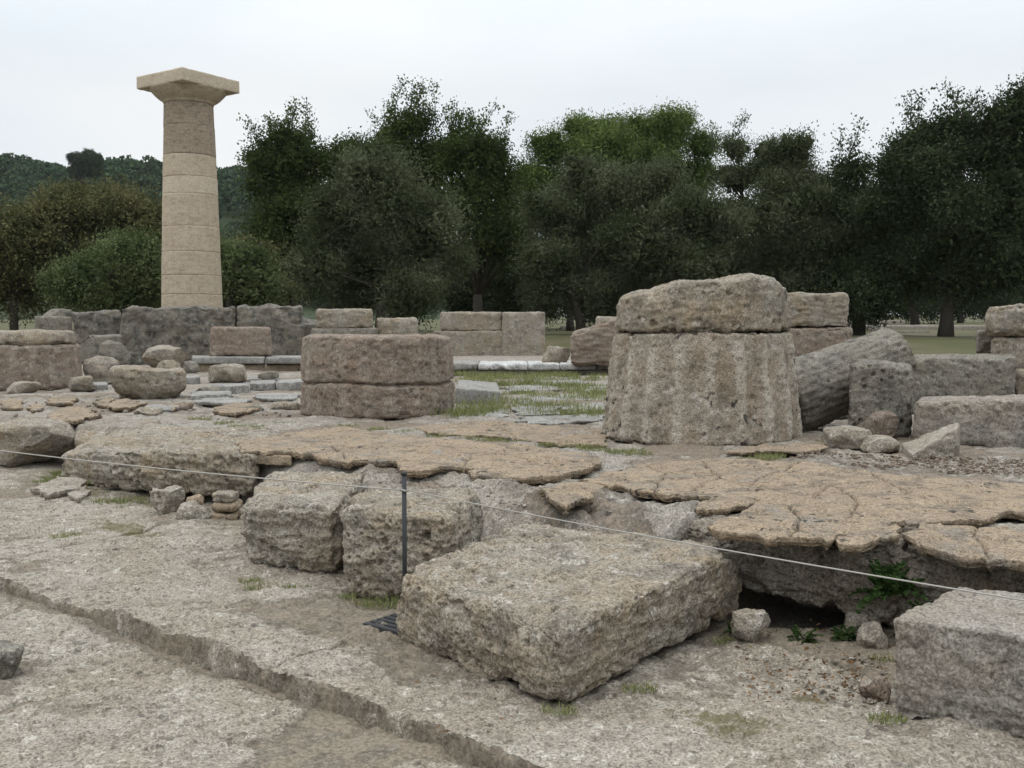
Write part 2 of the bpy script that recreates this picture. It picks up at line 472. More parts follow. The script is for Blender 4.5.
def stone(name, main, alt, dark=(0.06, 0.055, 0.05), light=(0.5, 0.48, 0.44), k_alt=0.6, k_dark=0.4, k_light=0.3, k_spot=0.5,
          bump=1.0, squash=1.0, soil=None, cracks=0.0, stain=None, k_stain=0.0):
    m, nt, b = new_mat(name)
    tc = nt.nodes.new("ShaderNodeTexCoord"); oi = nt.nodes.new("ShaderNodeObjectInfo")
    add = nt.nodes.new("ShaderNodeVectorMath"); add.operation = "ADD"
    mul = nt.nodes.new("ShaderNodeMath"); mul.operation = "MULTIPLY"; mul.inputs[1].default_value = 61.0
    nt.links.new(oi.outputs["Random"], mul.inputs[0])
    nt.links.new(tc.outputs["Object"], add.inputs[0]); nt.links.new(mul.outputs[0], add.inputs[1])
    vec = add.outputs[0]
    mp = nt.nodes.new("ShaderNodeMapping"); mp.inputs["Scale"].default_value = (1, 1, squash)
    nt.links.new(vec, mp.inputs["Vector"]); lv = mp.outputs[0]
    big = node_range(nt, node_noise(nt, lv, 1.5, 5, 0.6, 0.3), 0.36, 0.64)
    col = node_mix(nt, node_math(nt, "MULTIPLY", big, k_alt), main, alt)
    mid = node_range(nt, node_noise(nt, lv, 4.2, 8, 0.68), 0.47, 0.66)
    col = node_mix(nt, node_math(nt, "MULTIPLY", mid, k_dark), col, dark)
    lt = node_range(nt, node_noise(nt, vec, 11.0, 8, 0.75), 0.53, 0.64)
    col = node_mix(nt, node_math(nt, "MULTIPLY", lt, k_light), col, light)
    if stain is not None:
        st = node_range(nt, node_noise(nt, vec, 2.3, 4, 0.6, 0.5), 0.55, 0.66)
        col = node_mix(nt, node_math(nt, "MULTIPLY", st, k_stain), col, stain)
    if cracks:
        vo = nt.nodes.new("ShaderNodeTexVoronoi"); vo.feature = "DISTANCE_TO_EDGE"; vo.inputs["Scale"].default_value = cracks
        wv = node_mix(nt, 0.12, vec, node_noise(nt, vec, 3.0, 4))
        nt.links.new(wv, vo.inputs["Vector"])
        ck = node_range(nt, vo.outputs["Distance"], 0.0, 0.02, 1.0, 0.0)
        col = node_mix(nt, node_math(nt, "MULTIPLY", ck, 0.4), col, (0.07, 0.055, 0.04))
    ckd = node_attr(nt, "crack")
    col = node_mix(nt, node_math(nt, "MULTIPLY", node_range(nt, ckd, 0.25, 0.75), 0.85), col, (0.05, 0.042, 0.032))
    pale = node_attr(nt, "pale")
    col = node_mix(nt, node_math(nt, "MULTIPLY", pale, 0.8), col, (0.36, 0.325, 0.27))
    spk = node_range(nt, node_noise(nt, vec, 75.0, 4, 0.7), 0.37, 0.63, 0.6, 1.42, False)
    cmb = nt.nodes.new("ShaderNodeCombineXYZ")
    for i in range(3): nt.links.new(spk, cmb.inputs[i])
    col = node_mix(nt, 1.0, col, cmb.outputs[0], "MULTIPLY")
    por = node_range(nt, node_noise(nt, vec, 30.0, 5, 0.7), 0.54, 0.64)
    col = node_mix(nt, node_math(nt, "MULTIPLY", por, 0.72), col, tuple(c * 0.36 for c in alt))  # random dark pores: the darkness of small pits put into the colour
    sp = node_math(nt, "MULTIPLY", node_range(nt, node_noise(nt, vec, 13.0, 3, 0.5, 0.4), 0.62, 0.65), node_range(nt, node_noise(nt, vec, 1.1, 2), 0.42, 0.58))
    col = node_mix(nt, node_math(nt, "MULTIPLY", sp, k_spot), col, (0.035, 0.032, 0.03))  # black lichen spots, also painting the dark inside of holes
    h1 = node_noise(nt, lv, 17.0, 9, 0.72)
    vo2 = nt.nodes.new("ShaderNodeTexVoronoi"); vo2.inputs["Scale"].default_value = 55.0
    nt.links.new(vec, vo2.inputs["Vector"])
    pit = node_math(nt, "MULTIPLY", node_range(nt, vo2.outputs["Distance"], 0.12, 0.42, 0.0, 1.0), node_range(nt, h1, 0.35, 0.6, 1.0, 0.2))
    hh = node_math(nt, "ADD", node_math(nt, "MULTIPLY", h1, 1.0), node_math(nt, "MULTIPLY", pit, 0.3))
    bmp = nt.nodes.new("ShaderNodeBump"); bmp.inputs["Strength"].default_value = min(1.0, 0.75 * bump); bmp.inputs["Distance"].default_value = 0.042
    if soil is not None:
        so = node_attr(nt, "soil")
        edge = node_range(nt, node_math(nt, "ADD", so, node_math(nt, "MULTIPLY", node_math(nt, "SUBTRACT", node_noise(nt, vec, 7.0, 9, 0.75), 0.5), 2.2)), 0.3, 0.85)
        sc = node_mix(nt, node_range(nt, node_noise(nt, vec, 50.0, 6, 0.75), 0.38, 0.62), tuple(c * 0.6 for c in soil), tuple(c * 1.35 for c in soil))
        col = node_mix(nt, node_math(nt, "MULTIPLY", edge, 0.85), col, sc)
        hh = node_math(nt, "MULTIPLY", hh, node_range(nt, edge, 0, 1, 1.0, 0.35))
        ms = node_attr(nt, "moss")
        mo = node_range(nt, node_math(nt, "ADD", ms, node_math(nt, "MULTIPLY", node_math(nt, "SUBTRACT", node_noise(nt, vec, 14.0, 8, 0.75), 0.5), 2.6)), 0.45, 0.8)
        col = node_mix(nt, node_math(nt, "MULTIPLY", mo, 0.85), col, node_mix(nt, node_noise(nt, vec, 45.0, 3), (0.07, 0.065, 0.03), (0.15, 0.13, 0.065)))
    nt.links.new(hh, bmp.inputs["Height"])
    nt.links.new(bmp.outputs[0], b.inputs["Normal"])
    nt.links.new(col, b.inputs["Base Color"])
    return m
def plain(name, col, rough=0.6, metal=0.0, vary=0.25, scale=30.0, bump=0.0):
    m, nt, b = new_mat(name)
    tc = nt.nodes.new("ShaderNodeTexCoord")
    f = node_noise(nt, tc.outputs["Object"], scale, 5, 0.65)
    c = node_mix(nt, f, tuple(x * (1 - vary) for x in col), tuple(x * (1 + vary) for x in col))
    nt.links.new(c, b.inputs["Base Color"]); b.inputs["Roughness"].default_value = rough; b.inputs["Metallic"].default_value = metal
    if bump:
        bp = nt.nodes.new("ShaderNodeBump"); bp.inputs["Strength"].default_value = bump; bp.inputs["Distance"].default_value = 0.02
        nt.links.new(f, bp.inputs["Height"]); nt.links.new(bp.outputs[0], b.inputs["Normal"])
    return m
def leaf_mat(name, c0, c1, c2=None):
    c0, c1 = tuple(c * 1.12 for c in c0), tuple(c * 1.2 for c in c1)
    m, nt, b = new_mat(name)
    g = nt.nodes.new("ShaderNodeNewGeometry"); tc = nt.nodes.new("ShaderNodeTexCoord")
    col = node_mix(nt, g.outputs["Random Per Island"], c0, c1)
    if c2 is not None:
        col = node_mix(nt, node_math(nt, "MULTIPLY", node_range(nt, node_noise(nt, tc.outputs["Object"], 0.55, 3), 0.42, 0.6), 0.85), col, tuple(c * 0.72 for c in c2))
    nt.links.new(col, b.inputs["Base Color"])
    b.inputs["Roughness"].default_value = 0.75; b.inputs["Specular IOR Level"].default_value = 0.06
    tr = nt.nodes.new("ShaderNodeBsdfTranslucent"); nt.links.new(col, tr.inputs["Color"])
    mx = nt.nodes.new("ShaderNodeMixShader"); mx.inputs[0].default_value = 0.22
    out = next(n for n in nt.nodes if n.type == "OUTPUT_MATERIAL")
    nt.links.new(b.outputs[0], mx.inputs[1]); nt.links.new(tr.outputs[0], mx.inputs[2]); nt.links.new(mx.outputs[0], out.inputs["Surface"])
    return m
M = {
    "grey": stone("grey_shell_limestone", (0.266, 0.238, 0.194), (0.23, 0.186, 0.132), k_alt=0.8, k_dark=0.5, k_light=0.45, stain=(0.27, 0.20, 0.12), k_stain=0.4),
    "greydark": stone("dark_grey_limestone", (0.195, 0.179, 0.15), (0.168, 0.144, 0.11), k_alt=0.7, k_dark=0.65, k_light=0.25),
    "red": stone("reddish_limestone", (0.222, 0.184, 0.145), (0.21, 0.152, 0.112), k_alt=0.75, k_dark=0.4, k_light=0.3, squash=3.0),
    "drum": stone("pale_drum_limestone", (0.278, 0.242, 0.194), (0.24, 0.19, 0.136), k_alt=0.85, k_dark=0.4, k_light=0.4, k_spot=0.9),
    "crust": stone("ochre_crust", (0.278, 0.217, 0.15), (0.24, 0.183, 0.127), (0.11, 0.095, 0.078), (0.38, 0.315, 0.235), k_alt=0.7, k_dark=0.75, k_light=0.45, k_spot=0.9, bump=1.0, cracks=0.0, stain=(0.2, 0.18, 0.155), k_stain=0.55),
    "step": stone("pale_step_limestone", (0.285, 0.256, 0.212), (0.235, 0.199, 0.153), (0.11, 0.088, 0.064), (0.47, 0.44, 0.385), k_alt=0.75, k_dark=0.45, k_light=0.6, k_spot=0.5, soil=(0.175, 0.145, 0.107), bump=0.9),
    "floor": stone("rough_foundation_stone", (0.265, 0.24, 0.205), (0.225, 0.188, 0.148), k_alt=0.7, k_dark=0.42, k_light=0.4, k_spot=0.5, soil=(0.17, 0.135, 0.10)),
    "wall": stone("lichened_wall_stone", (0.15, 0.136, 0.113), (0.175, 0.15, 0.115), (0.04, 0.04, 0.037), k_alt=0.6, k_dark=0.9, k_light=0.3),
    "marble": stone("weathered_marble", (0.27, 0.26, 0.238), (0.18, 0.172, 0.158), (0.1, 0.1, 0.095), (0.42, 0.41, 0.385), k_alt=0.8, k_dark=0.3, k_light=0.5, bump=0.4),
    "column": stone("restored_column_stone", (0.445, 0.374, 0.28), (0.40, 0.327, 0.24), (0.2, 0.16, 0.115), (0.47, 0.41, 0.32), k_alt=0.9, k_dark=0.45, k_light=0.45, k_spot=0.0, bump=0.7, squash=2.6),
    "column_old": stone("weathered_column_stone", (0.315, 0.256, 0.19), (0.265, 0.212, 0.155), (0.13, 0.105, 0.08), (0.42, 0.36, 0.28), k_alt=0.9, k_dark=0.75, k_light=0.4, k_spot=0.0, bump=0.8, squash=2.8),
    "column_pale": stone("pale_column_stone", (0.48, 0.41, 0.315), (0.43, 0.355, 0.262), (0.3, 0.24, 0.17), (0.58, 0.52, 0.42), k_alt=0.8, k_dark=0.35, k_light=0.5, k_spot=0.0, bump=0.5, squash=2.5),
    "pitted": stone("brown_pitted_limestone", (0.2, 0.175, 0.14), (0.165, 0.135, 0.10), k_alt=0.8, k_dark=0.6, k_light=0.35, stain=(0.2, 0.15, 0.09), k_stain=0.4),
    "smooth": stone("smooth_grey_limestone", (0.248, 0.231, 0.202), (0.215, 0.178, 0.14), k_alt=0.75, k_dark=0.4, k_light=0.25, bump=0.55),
    "bark": plain("dark_bark", (0.05, 0.042, 0.034), 0.95, 0, 0.5, 6, 0.6),
    "metal": plain("dark_grey_paint", (0.045, 0.047, 0.05), 0.5, 0.3, 0.2, 40),
    "rope": plain("white_rope_fibre", (0.33, 0.315, 0.285), 0.9, 0, 0.2, 200),
    "white": plain("whitewash", (0.6, 0.57, 0.52), 0.9, 0, 0.1, 3),
    "tile": plain("roof_tile", (0.3, 0.16, 0.1), 0.9, 0, 0.2, 3),
    "grass": leaf_mat("grass_blades", (0.11, 0.13, 0.045), (0.23, 0.235, 0.105)),
    "weed": leaf_mat("weed_leaves", (0.02, 0.042, 0.012), (0.045, 0.075, 0.022)),
    "olive": leaf_mat("olive_leaves", (0.07, 0.08, 0.043), (0.105, 0.117, 0.066), (0.062, 0.08, 0.034)),
    "olive_green": leaf_mat("green_olive_leaves", (0.08, 0.102, 0.04), (0.135, 0.158, 0.072), (0.07, 0.1, 0.035)),
    "oak": leaf_mat("dark_oak_leaves", (0.04, 0.056, 0.016), (0.072, 0.09, 0.027), (0.042, 0.064, 0.017)),
    "brown": leaf_mat("brownish_leaves", (0.086, 0.084, 0.036), (0.132, 0.124, 0.056), (0.076, 0.088, 0.034)),
    "pine": leaf_mat("bright_pine_needles", (0.075, 0.11, 0.028), (0.135, 0.18, 0.055), (0.08, 0.12, 0.032)),
    "dark_green": leaf_mat("dark_evergreen_leaves", (0.034, 0.046, 0.022), (0.056, 0.07, 0.034), (0.034, 0.05, 0.018)),  # foliage of a very dark green
    "far": leaf_mat("hillside_leaves", (0.035, 0.065, 0.028), (0.07, 0.105, 0.05), (0.03, 0.05, 0.03)),
}

# ------------------------------------------------------------------ the setting: ground, hill, pavements, temple floor
def ground_height(x, y):
    rs_ = sstep(3, 10, x)
    base = -0.25 + 1.55 * (rs_ * sstep(14, 42, y) + (1 - rs_) * sstep(32, 48, y)) + np.clip(y - 42, 0, 400) * 0.014
    left = sstep(5, -25, x)
    return base - left * 0.3 * sstep(20, 45, y)
gm, gnt, gb = new_mat("grove_ground")
gtc = gnt.nodes.new("ShaderNodeTexCoord")
gcol = node_mix(gnt, node_range(gnt, node_noise(gnt, gtc.outputs["Object"], 0.25, 6, 0.65), 0.4, 0.62), (0.08, 0.082, 0.032), (0.13, 0.108, 0.065))
gcol = node_mix(gnt, node_math(gnt, "MULTIPLY", node_noise(gnt, gtc.outputs["Object"], 9, 6, 0.75), 0.7), gcol, (0.045, 0.05, 0.02))
gnt.links.new(gcol, gb.inputs["Base Color"])
xs = np.unique(np.r_[np.linspace(-900, -90, 25), np.linspace(-90, 90, 91), np.linspace(90, 900, 25)])
ys = np.unique(np.r_[np.linspace(-300, -30, 8), np.linspace(-30, 110, 71), np.linspace(110, 1500, 40)])
gx, gy = np.meshgrid(xs, ys)
gz = ground_height(gx, gy) + 0.12 * fbm(np.c_[gx.ravel(), gy.ravel(), 0 * gx.ravel()], 0.11, 3).reshape(gx.shape) * (gy > 24)
nx = len(xs); ii = np.arange(len(ys) - 1)[:, None] * nx + np.arange(nx - 1)[None]
F = np.stack([ii, ii + 1, ii + nx + 1, ii + nx], -1).reshape(-1, 4)
tag(mesh_obj("ground", np.c_[gx.ravel(), gy.ravel(), gz.ravel()], F, gm), kind="structure")

def hill_height(x, y):
    X = (x + 165) / 150
    ridge = 56 * np.exp(-np.abs(X) ** 2.6) + 2 * np.sin(x * 0.05) + 1.5 * np.sin(x * 0.13 + 1)
    return 4 + ridge * sstep(230, 400, y) * (1 - 0.5 * sstep(430, 640, y))
xs = np.linspace(-420, 40, 70); ys = np.linspace(210, 640, 60)
gx, gy = np.meshgrid(xs, ys); gz = hill_height(gx, gy)
edge_fall = np.minimum(np.minimum((gx + 420) / 40, (40 - gx) / 40), np.minimum((gy - 210) / 20, (640 - gy) / 40))
gz = np.where(edge_fall < 1, gz * np.clip(edge_fall, 0, 1) - 4 * (1 - np.clip(edge_fall, 0, 1)), gz)
nx = len(xs); ii = np.arange(len(ys) - 1)[:, None] * nx + np.arange(nx - 1)[None]
F = np.stack([ii, ii + 1, ii + nx + 1, ii + nx], -1).reshape(-1, 4)
tag(mesh_obj("hill", np.c_[gx.ravel(), gy.ravel(), gz.ravel()], F, plain("hill_scrub", (0.03, 0.042, 0.018), 0.95, 0, 0.4, 0.1)), kind="structure")

def sn_field(name, s_ax, n_ax, zfun, m):
    s, n = np.meshgrid(s_ax, n_ax)
    s, n = s.ravel(), n.ravel()
    XY = s[:, None] * S_AX + n[:, None] * N_AX
    z, at_, shift = zfun(s, n, XY)
    if shift is not None: XY = XY + shift[:, None] * N_AX
    k = len(s_ax); ii = np.arange(len(n_ax) - 1)[:, None] * k + np.arange(k - 1)[None]
    F = np.stack([ii, ii + 1, ii + k + 1, ii + k], -1).reshape(-1, 4)
    V = np.c_[XY, z]
    nrm = np.cross(V[F[0, 1]] - V[F[0, 0]], V[F[0, 3]] - V[F[0, 0]])
    if nrm[2] < 0: F = F[:, ::-1]
    return mesh_obj(name, V, F, m, origin=np.zeros(3), attrs=at_)
def joints(s, n, P, lst, w=0.02):
    g = np.zeros(len(s))
    wob = 0.05 * fbm(P, 2.0, 3)
    for s0, sl in lst:
        d = np.abs(s - s0 - sl * n + wob)
        g = np.maximum(g, np.exp(-(d / w) ** 2))
    return g
def flaky(P, k=1.0):
    """thin beds peeling off a worn pavement"""
    h = fbm(P, 0.9, 6, 0.6) * 4.6
    st = np.floor(h); fr = h - st
    return k * 0.013 * (st + sstep(0.0, 0.07, fr)) - k * 0.006 * sstep(0.18, 0.0, fr) + 0.005 * fbm(P, 22, 4, 0.65) - 0.008 * pits(P, 24, 0.45, 0.1, 0.5) * sstep(-0.2, 0.3, fbm(P + 3, 1.7, 3))
def lower_z(s, n, XY):
    P = np.c_[XY, np.zeros(len(s))]
    j = joints(s, n, P, [(-9.2, 0.05), (-6.35, 0.0), (-4.72, 0.02), (-3.3, 0.0), (-1.6, 0.03), (0.7, 0.0), (-11.4, 0)], 0.026)
    low = fbm(P + 40, 0.75, 4, 0.5)
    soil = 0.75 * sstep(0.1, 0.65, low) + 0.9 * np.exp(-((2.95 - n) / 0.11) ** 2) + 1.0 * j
    z = flaky(P) - 0.03 * j + 0.012 * fbm(P, 0.6, 2) - 0.010 * pits(P, 9, 0.25, 0.1, 0.4)
    soil = np.clip(soil, 0, 1)
    z = np.where(soil > 0.5, z * 0.4 - 0.004, z)
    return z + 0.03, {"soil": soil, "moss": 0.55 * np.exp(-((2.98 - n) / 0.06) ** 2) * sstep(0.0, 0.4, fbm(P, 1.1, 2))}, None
s_ax = np.unique(np.r_[np.arange(-16, -9, 0.05), np.arange(-9, 1.0, 0.0092), np.arange(1.2, 5, 0.05)])
tag(sn_field("lower_pavement", s_ax, np.unique(np.r_[np.arange(-4, 1.1, 0.06), np.arange(1.1, 3.25, 0.0095)]), lower_z, M["step"]), kind="structure")

STEP_Z = 0.12
def step_z(s, n, XY):
    P = np.c_[XY, np.full(len(s), 3.0)]
    e = n - 2.95
    top = STEP_Z + flaky(P) + 0.012 * fbm(P, 0.7, 2) - 0.012 * pits(P, 8, 0.3, 0.1, 0.4)
    j = joints(s, n, P, [(-13.2, 0.0), (-9.9, 0.02), (-7.4, 0.0), (-4.1, 0.02), (-0.75, 0.03), (1.6, 0)], 0.024) * sstep(4.9, 4.0, n)
    soil = np.clip(sstep(0.1, 0.65, fbm(P + 70, 0.8, 4, 0.5)) * 0.75 + 0.8 * j + 1.1 * sstep(4.55, 5.0, n + 0.25 * fbm(P, 1.3, 3)) * sstep(-6, -4, s) + 0.5 * sstep(4.6, 5.0, n), 0, 1)
    around = np.exp(-((np.hypot(XY[:, 0] - 0.35, XY[:, 1] - 5.3) / 1.15) ** 4)); soil = np.maximum(soil, 0.5 * around); soil = np.where(e < 0.004, np.maximum(soil, 0.62 + 0.5 * fbm(P, 2.5, 3)), soil)  # soil tone on the front face paints its brown stain and its shadow
    z = top - 0.028 * j
    z -= 0.16 * np.exp(-(((XY[:, 0] - 1.75) / 0.55) ** 4 + ((XY[:, 1] - 6.15) / 0.5) ** 4))  # floor dug deeper under the undercut block so the hollow comes out darker
    # worn nosing and broken front face
    z -= 0.012 * np.exp(-np.clip(e, 0, 9) / 0.04) * (0.3 + 1.6 * np.abs(fbm(P, 3.0, 3)))
    front = sstep(0.0, 1.0, np.clip(-e / 0.05, 0, 1))
    z = np.where(e < 0, z - front * 0.24, z)
    shift = (0.032 * fbm(np.c_[s, np.zeros(len(s)), np.zeros(len(s))], 0.9, 6, 0.7) + 0.02 * fbm(np.c_[s, 4 * z, 0 * s], 9, 3) + 0.05 * sstep(0.15, 0.5, fbm(np.c_[s, 0 * s + 9, 0 * s], 2.0, 3))) * np.exp(-(e / 0.25) ** 2)
    m1 = 0.9 * np.exp(-(((s + 7.6) / 0.8) ** 2 + ((n - 4.2) / 0.14) ** 2)) + 0.8 * np.exp(-(((s + 2.0) / 0.3) ** 2 + ((n - 3.75) / 0.16) ** 2)) + 0.75 * np.exp(-(((s + 1.9) / 0.12) ** 2 + ((n - 4.3) / 0.1) ** 2))
    return z, {"soil": soil, "moss": np.clip(m1, 0, 1)}, shift
n_ax = np.unique(np.r_[2.885, np.linspace(2.895, 2.955, 9), np.arange(2.965, 5.0, 0.0105), np.arange(5.0, 7.2, 0.04)])
s_ax = np.unique(np.r_[np.arange(-22, -9.5, 0.03), np.arange(-9.5, 0.8, 0.0098), np.arange(0.8, 6, 0.05)])
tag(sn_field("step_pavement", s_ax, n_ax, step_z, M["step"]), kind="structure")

FL_Z = 0.58
def floor_z(s, n, XY):
    P = np.c_[XY, np.full(len(s), 8.0)]
    ne = np.interp(s, [-30, -12, -8.6, -8.2, -6.6, -6.3, -3.35, -3.1, -1.9, 6], [6.1, 6.0, 6.6, 5.75, 5.55, 5.1, 5.05, 6.1, 6.2, 6.2])
    w = np.interp(s, [-30, -8.6, -6.6, -6.2, -3.4, -3.1, 6], [0.25, 0.15, 0.3, 0.75, 0.8, 0.15, 0.15])
    t = np.clip((n - ne + 0.1 * fbm(P, 1.5, 3)) / w, 0, 1)
    top = FL_Z + 0.02 * fbm(P, 0.5, 3) + 0.7 * flaky(P + 11) + 0.014 * fbm(P, 4, 4, 0.6) - 0.015 * pits(P, 7, 0.3, 0.1, 0.4)
    r = t ** 0.75
    prof = np.interp(r, [0, 0.12, 0.55, 1], [0, 0.42, 0.8, 1])
    rough = (0.05 * fbm(P, 3.0, 5, 0.6) - 0.04 * pits(P, 6, 0.4, 0.15, 0.5)) * sstep(0, 0.3, t) * (1 - sstep(0.9, 1, t) * 0.6) * (w > 0.3)
    slope = sstep(-7.0, -6.3, s) * sstep(-2.9, -3.3, s) * sstep(7.4, 6.4, n) * sstep(0.05, 0.4, t)
    rough += slope * (0.06 * fbm(P, 2.2, 5, 0.62) - 0.05 * pits(P, 8, 0.45, 0.15, 0.5) - 0.03 * pits(P + 4, 19, 0.5, 0.15, 0.5))
    rough *= 0.85; slope_dirt = slope * sstep(-0.3, 0.4, fbm(P + 6, 1.6, 4)) * 0.75
    z = 0.0 + (top - 0.0) * prof + rough
    soil = sstep(0.12, 0.45, fbm(P + 90, 0.7, 4, 0.5)) * 0.9 * sstep(6.5, 7.2, n)
    rd = np.exp(-(((s + 3.2) / 1.6) ** 2 + ((n - 8.4) / 0.8) ** 2)); soil = np.clip(np.maximum(soil, slope_dirt) + 0.6 * rd, 0, 1)
    return z, {"soil": soil, "moss": np.zeros(len(s))}, None
n_ax = np.unique(np.r_[np.arange(4.95, 7.0, 0.016), np.arange(7, 12, 0.028), np.arange(12, 40, 0.12)])
s_ax = np.unique(np.r_[np.arange(-42, -14, 0.12), np.arange(-14, -9, 0.03), np.arange(-9, 0, 0.02), np.arange(0, 8, 0.12)])
tag(sn_field("temple_floor", s_ax, n_ax, floor_z, M["floor"]), kind="structure")

# ------------------------------------------------------------------ foreground blocks
o = hexa("stone_block", [(-0.625, 5.32), (0.22, 4.34), (1.30, 5.70), (0.06, 6.46)], [0.10, 0.085, 0.16, 0.12], [0.475, 0.455, 0.53, 0.53], M["grey"], R=0.06, undercut=0.03, layer=0.5)
tag(o, "big squared pitted block lying alone in front of the rope post base", "stone block")
o = hexa("stone_block", [(-1.83, 6.93), (-1.10, 6.62), (-1.18, 8.1), (-1.95, 8.2)], 0.1, [0.58, 0.6, 0.62, 0.6], M["grey"], R=0.13, bulge=-0.1, undercut=0.15, layer=0.8)
tag(o, "rounded coarse block left of its neighbour behind the rope post, tapering down", "stone block")
o = hexa("stone_block", [(-1.04, 6.26), (-0.36, 5.98), (-0.2, 6.95), (-1.05, 7.2)], 0.1, [0.65, 0.64, 0.66, 0.66], M["grey"], R=0.09, undercut=0.05, layer=0.6)
tag(o, "upright coarse block directly behind the rope post pole", "stone block")
o = hexa("stone_block", [(1.60, 4.27), (2.55, 3.62), (3.0, 4.2), (2.1, 4.78)], 0.1, [0.535, 0.54, 0.54, 0.54], M["smooth"], R=0.03, amp=0.6, pit=0.6)
tag(o, "smooth sharp-edged block cut by the right edge of the frame in the bottom corner", "stone block")
o = boulder("boulder", -34, 17, 647, 684, 0.0, M["greydark"], 0.9)
tag(o, "small dark round stone lying alone on the lower pavement", "stone")

# foundation blocks of the raised floor
o = hexa("foundation_block", [(0.98, 5.98), (2.02, 5.33), (2.6, 6.3), (1.5, 6.9)], [0.3, 0.18, 0.05, 0.3], [0.61, 0.6, 0.6, 0.6], M["pitted"], R=0.05, layer=1.0, pit=1.4, undercut=0.06)
tag(o, "undercut pitted foundation block with a dark hollow beneath it", "foundation block")
o = hexa("foundation_block", [(2.0, 5.42), (3.4, 4.45), (4.0, 5.4), (2.6, 6.3)], 0.03, [0.57, 0.57, 0.57, 0.57], M["pitted"], R=0.05, layer=1.6, pit=1.0)
tag(o, "layered flaking foundation block behind the sharp-edged corner block", "foundation block")
o = hexa("foundation_block", [(-4.13, 10.05), (-2.3, 9.2), (-2.7, 11.6), (-4.35, 12.3)], [0.18, 0.22, 0.2, 0.2], [0.56, 0.61, 0.62, 0.6], M["grey"], R=0.05, layer=1.2, pit=1.3, undercut=0.05)
tag(o, "long thick overhanging slab propped on small stones", "foundation block")
o = hexa("foundation_block", [(-4.95, 11.2), (-4.2, 10.55), (-4.3, 12.6), (-5.0, 13.2)], 0.08, [0.36, 0.5, 0.62, 0.6], M["grey"], R=0.04, layer=0.8)
tag(o, "ridged grey slab tilting down to the left beside the long overhanging slab", "foundation block")
o = boulder("boulder", -50, 62, 420, 469, STEP_Z, M["grey"], 0.7)
tag(o, "rounded grey boulder under the left end of the rope", "boulder")
o = boulder("boulder", 60, 145, 432, 452, 0.3, M["grey"], 0.8)
tag(o, "low grey lump half buried between rounded boulder and tilted slab", "boulder")

# stones propping and lying under the slabs
for a, lab in (((146, 181, 487, 519, M["grey"]), "squared grey stone propping the long slab, leftmost of the props"),
               ((175, 209, 502, 526, M["grey"]), "pale angular stone under the long slab with a pebble on it")):
    tag(boulder("prop_stone", a[0], a[1], a[2], a[3], STEP_Z, a[4], 0.9, boxy=0.6), lab, "stone")
zz = STEP_Z
for k, (x0, x1, y0, y1, m, lab) in enumerate((
        (208, 236, 515, 526, "crust", "ochre flat stone at the bottom of the three stone pile"),
        (210, 236, 506, 516, "crust", "ochre flat stone in the middle of the three stone pile"),
        (209, 233, 498, 507, "grey", "grey flat stone on top of the three stone pile"))):
    c = ground_at(222, 524, STEP_Z); y = c[1]
    h = (y1 - y0) / FPX * y
    tag(hexa("pile_stone", [(c[0] + (x0 - 222) / FPX * y, y + 0.02 * k), (c[0] + (x1 - 222) / FPX * y, y), (c[0] + (x1 - 222) / FPX * y, y + 0.25), (c[0] + (x0 - 222) / FPX * y, y + 0.25)], zz, zz + h, M[m], R=0.05, amp=0.4), lab, "stone")
    zz += h
tag(boulder("prop_stone", 185, 203, 495, 504, 0.28, M["crust"], 0.9), "ochre pebble wedged between pale angular stone and long slab", "stone")
o = plate("flat_stone", [(32, 488), (60, 475), (84, 478), (80, 488), (45, 494)], STEP_Z + 0.09, 0.1, M["step"]); tag(o, "flat pale slab lying in the grass below the tilted slab", "stone slab")
o = plate("flat_stone", [(68, 492), (86, 484), (92, 489), (80, 497)], STEP_Z + 0.08, 0.09, M["step"]); tag(o, "small flat stone in the grass beside the bigger flat pale slab", "stone slab")
tag(boulder("loose_stone", 731, 772, 611, 646, STEP_Z, M["grey"], 0.8, boxy=0.6), "squarish grey stone by the hollow under the undercut block", "stone")
tag(boulder("loose_stone", 848, 882, 612, 636, STEP_Z, M["grey"], 0.9), "small rough stone in the weeds below the undercut block", "stone")
tag(boulder("loose_stone", 862, 892, 625, 652, STEP_Z, M["step"], 0.9), "pale angular stone leaning on the sharp-edged corner block", "stone")
tag(boulder("loose_stone", 864, 893, 680, 702, STEP_Z, M["red"], 0.9), "rusty brown stone beside the sharp-edged corner block", "stone")

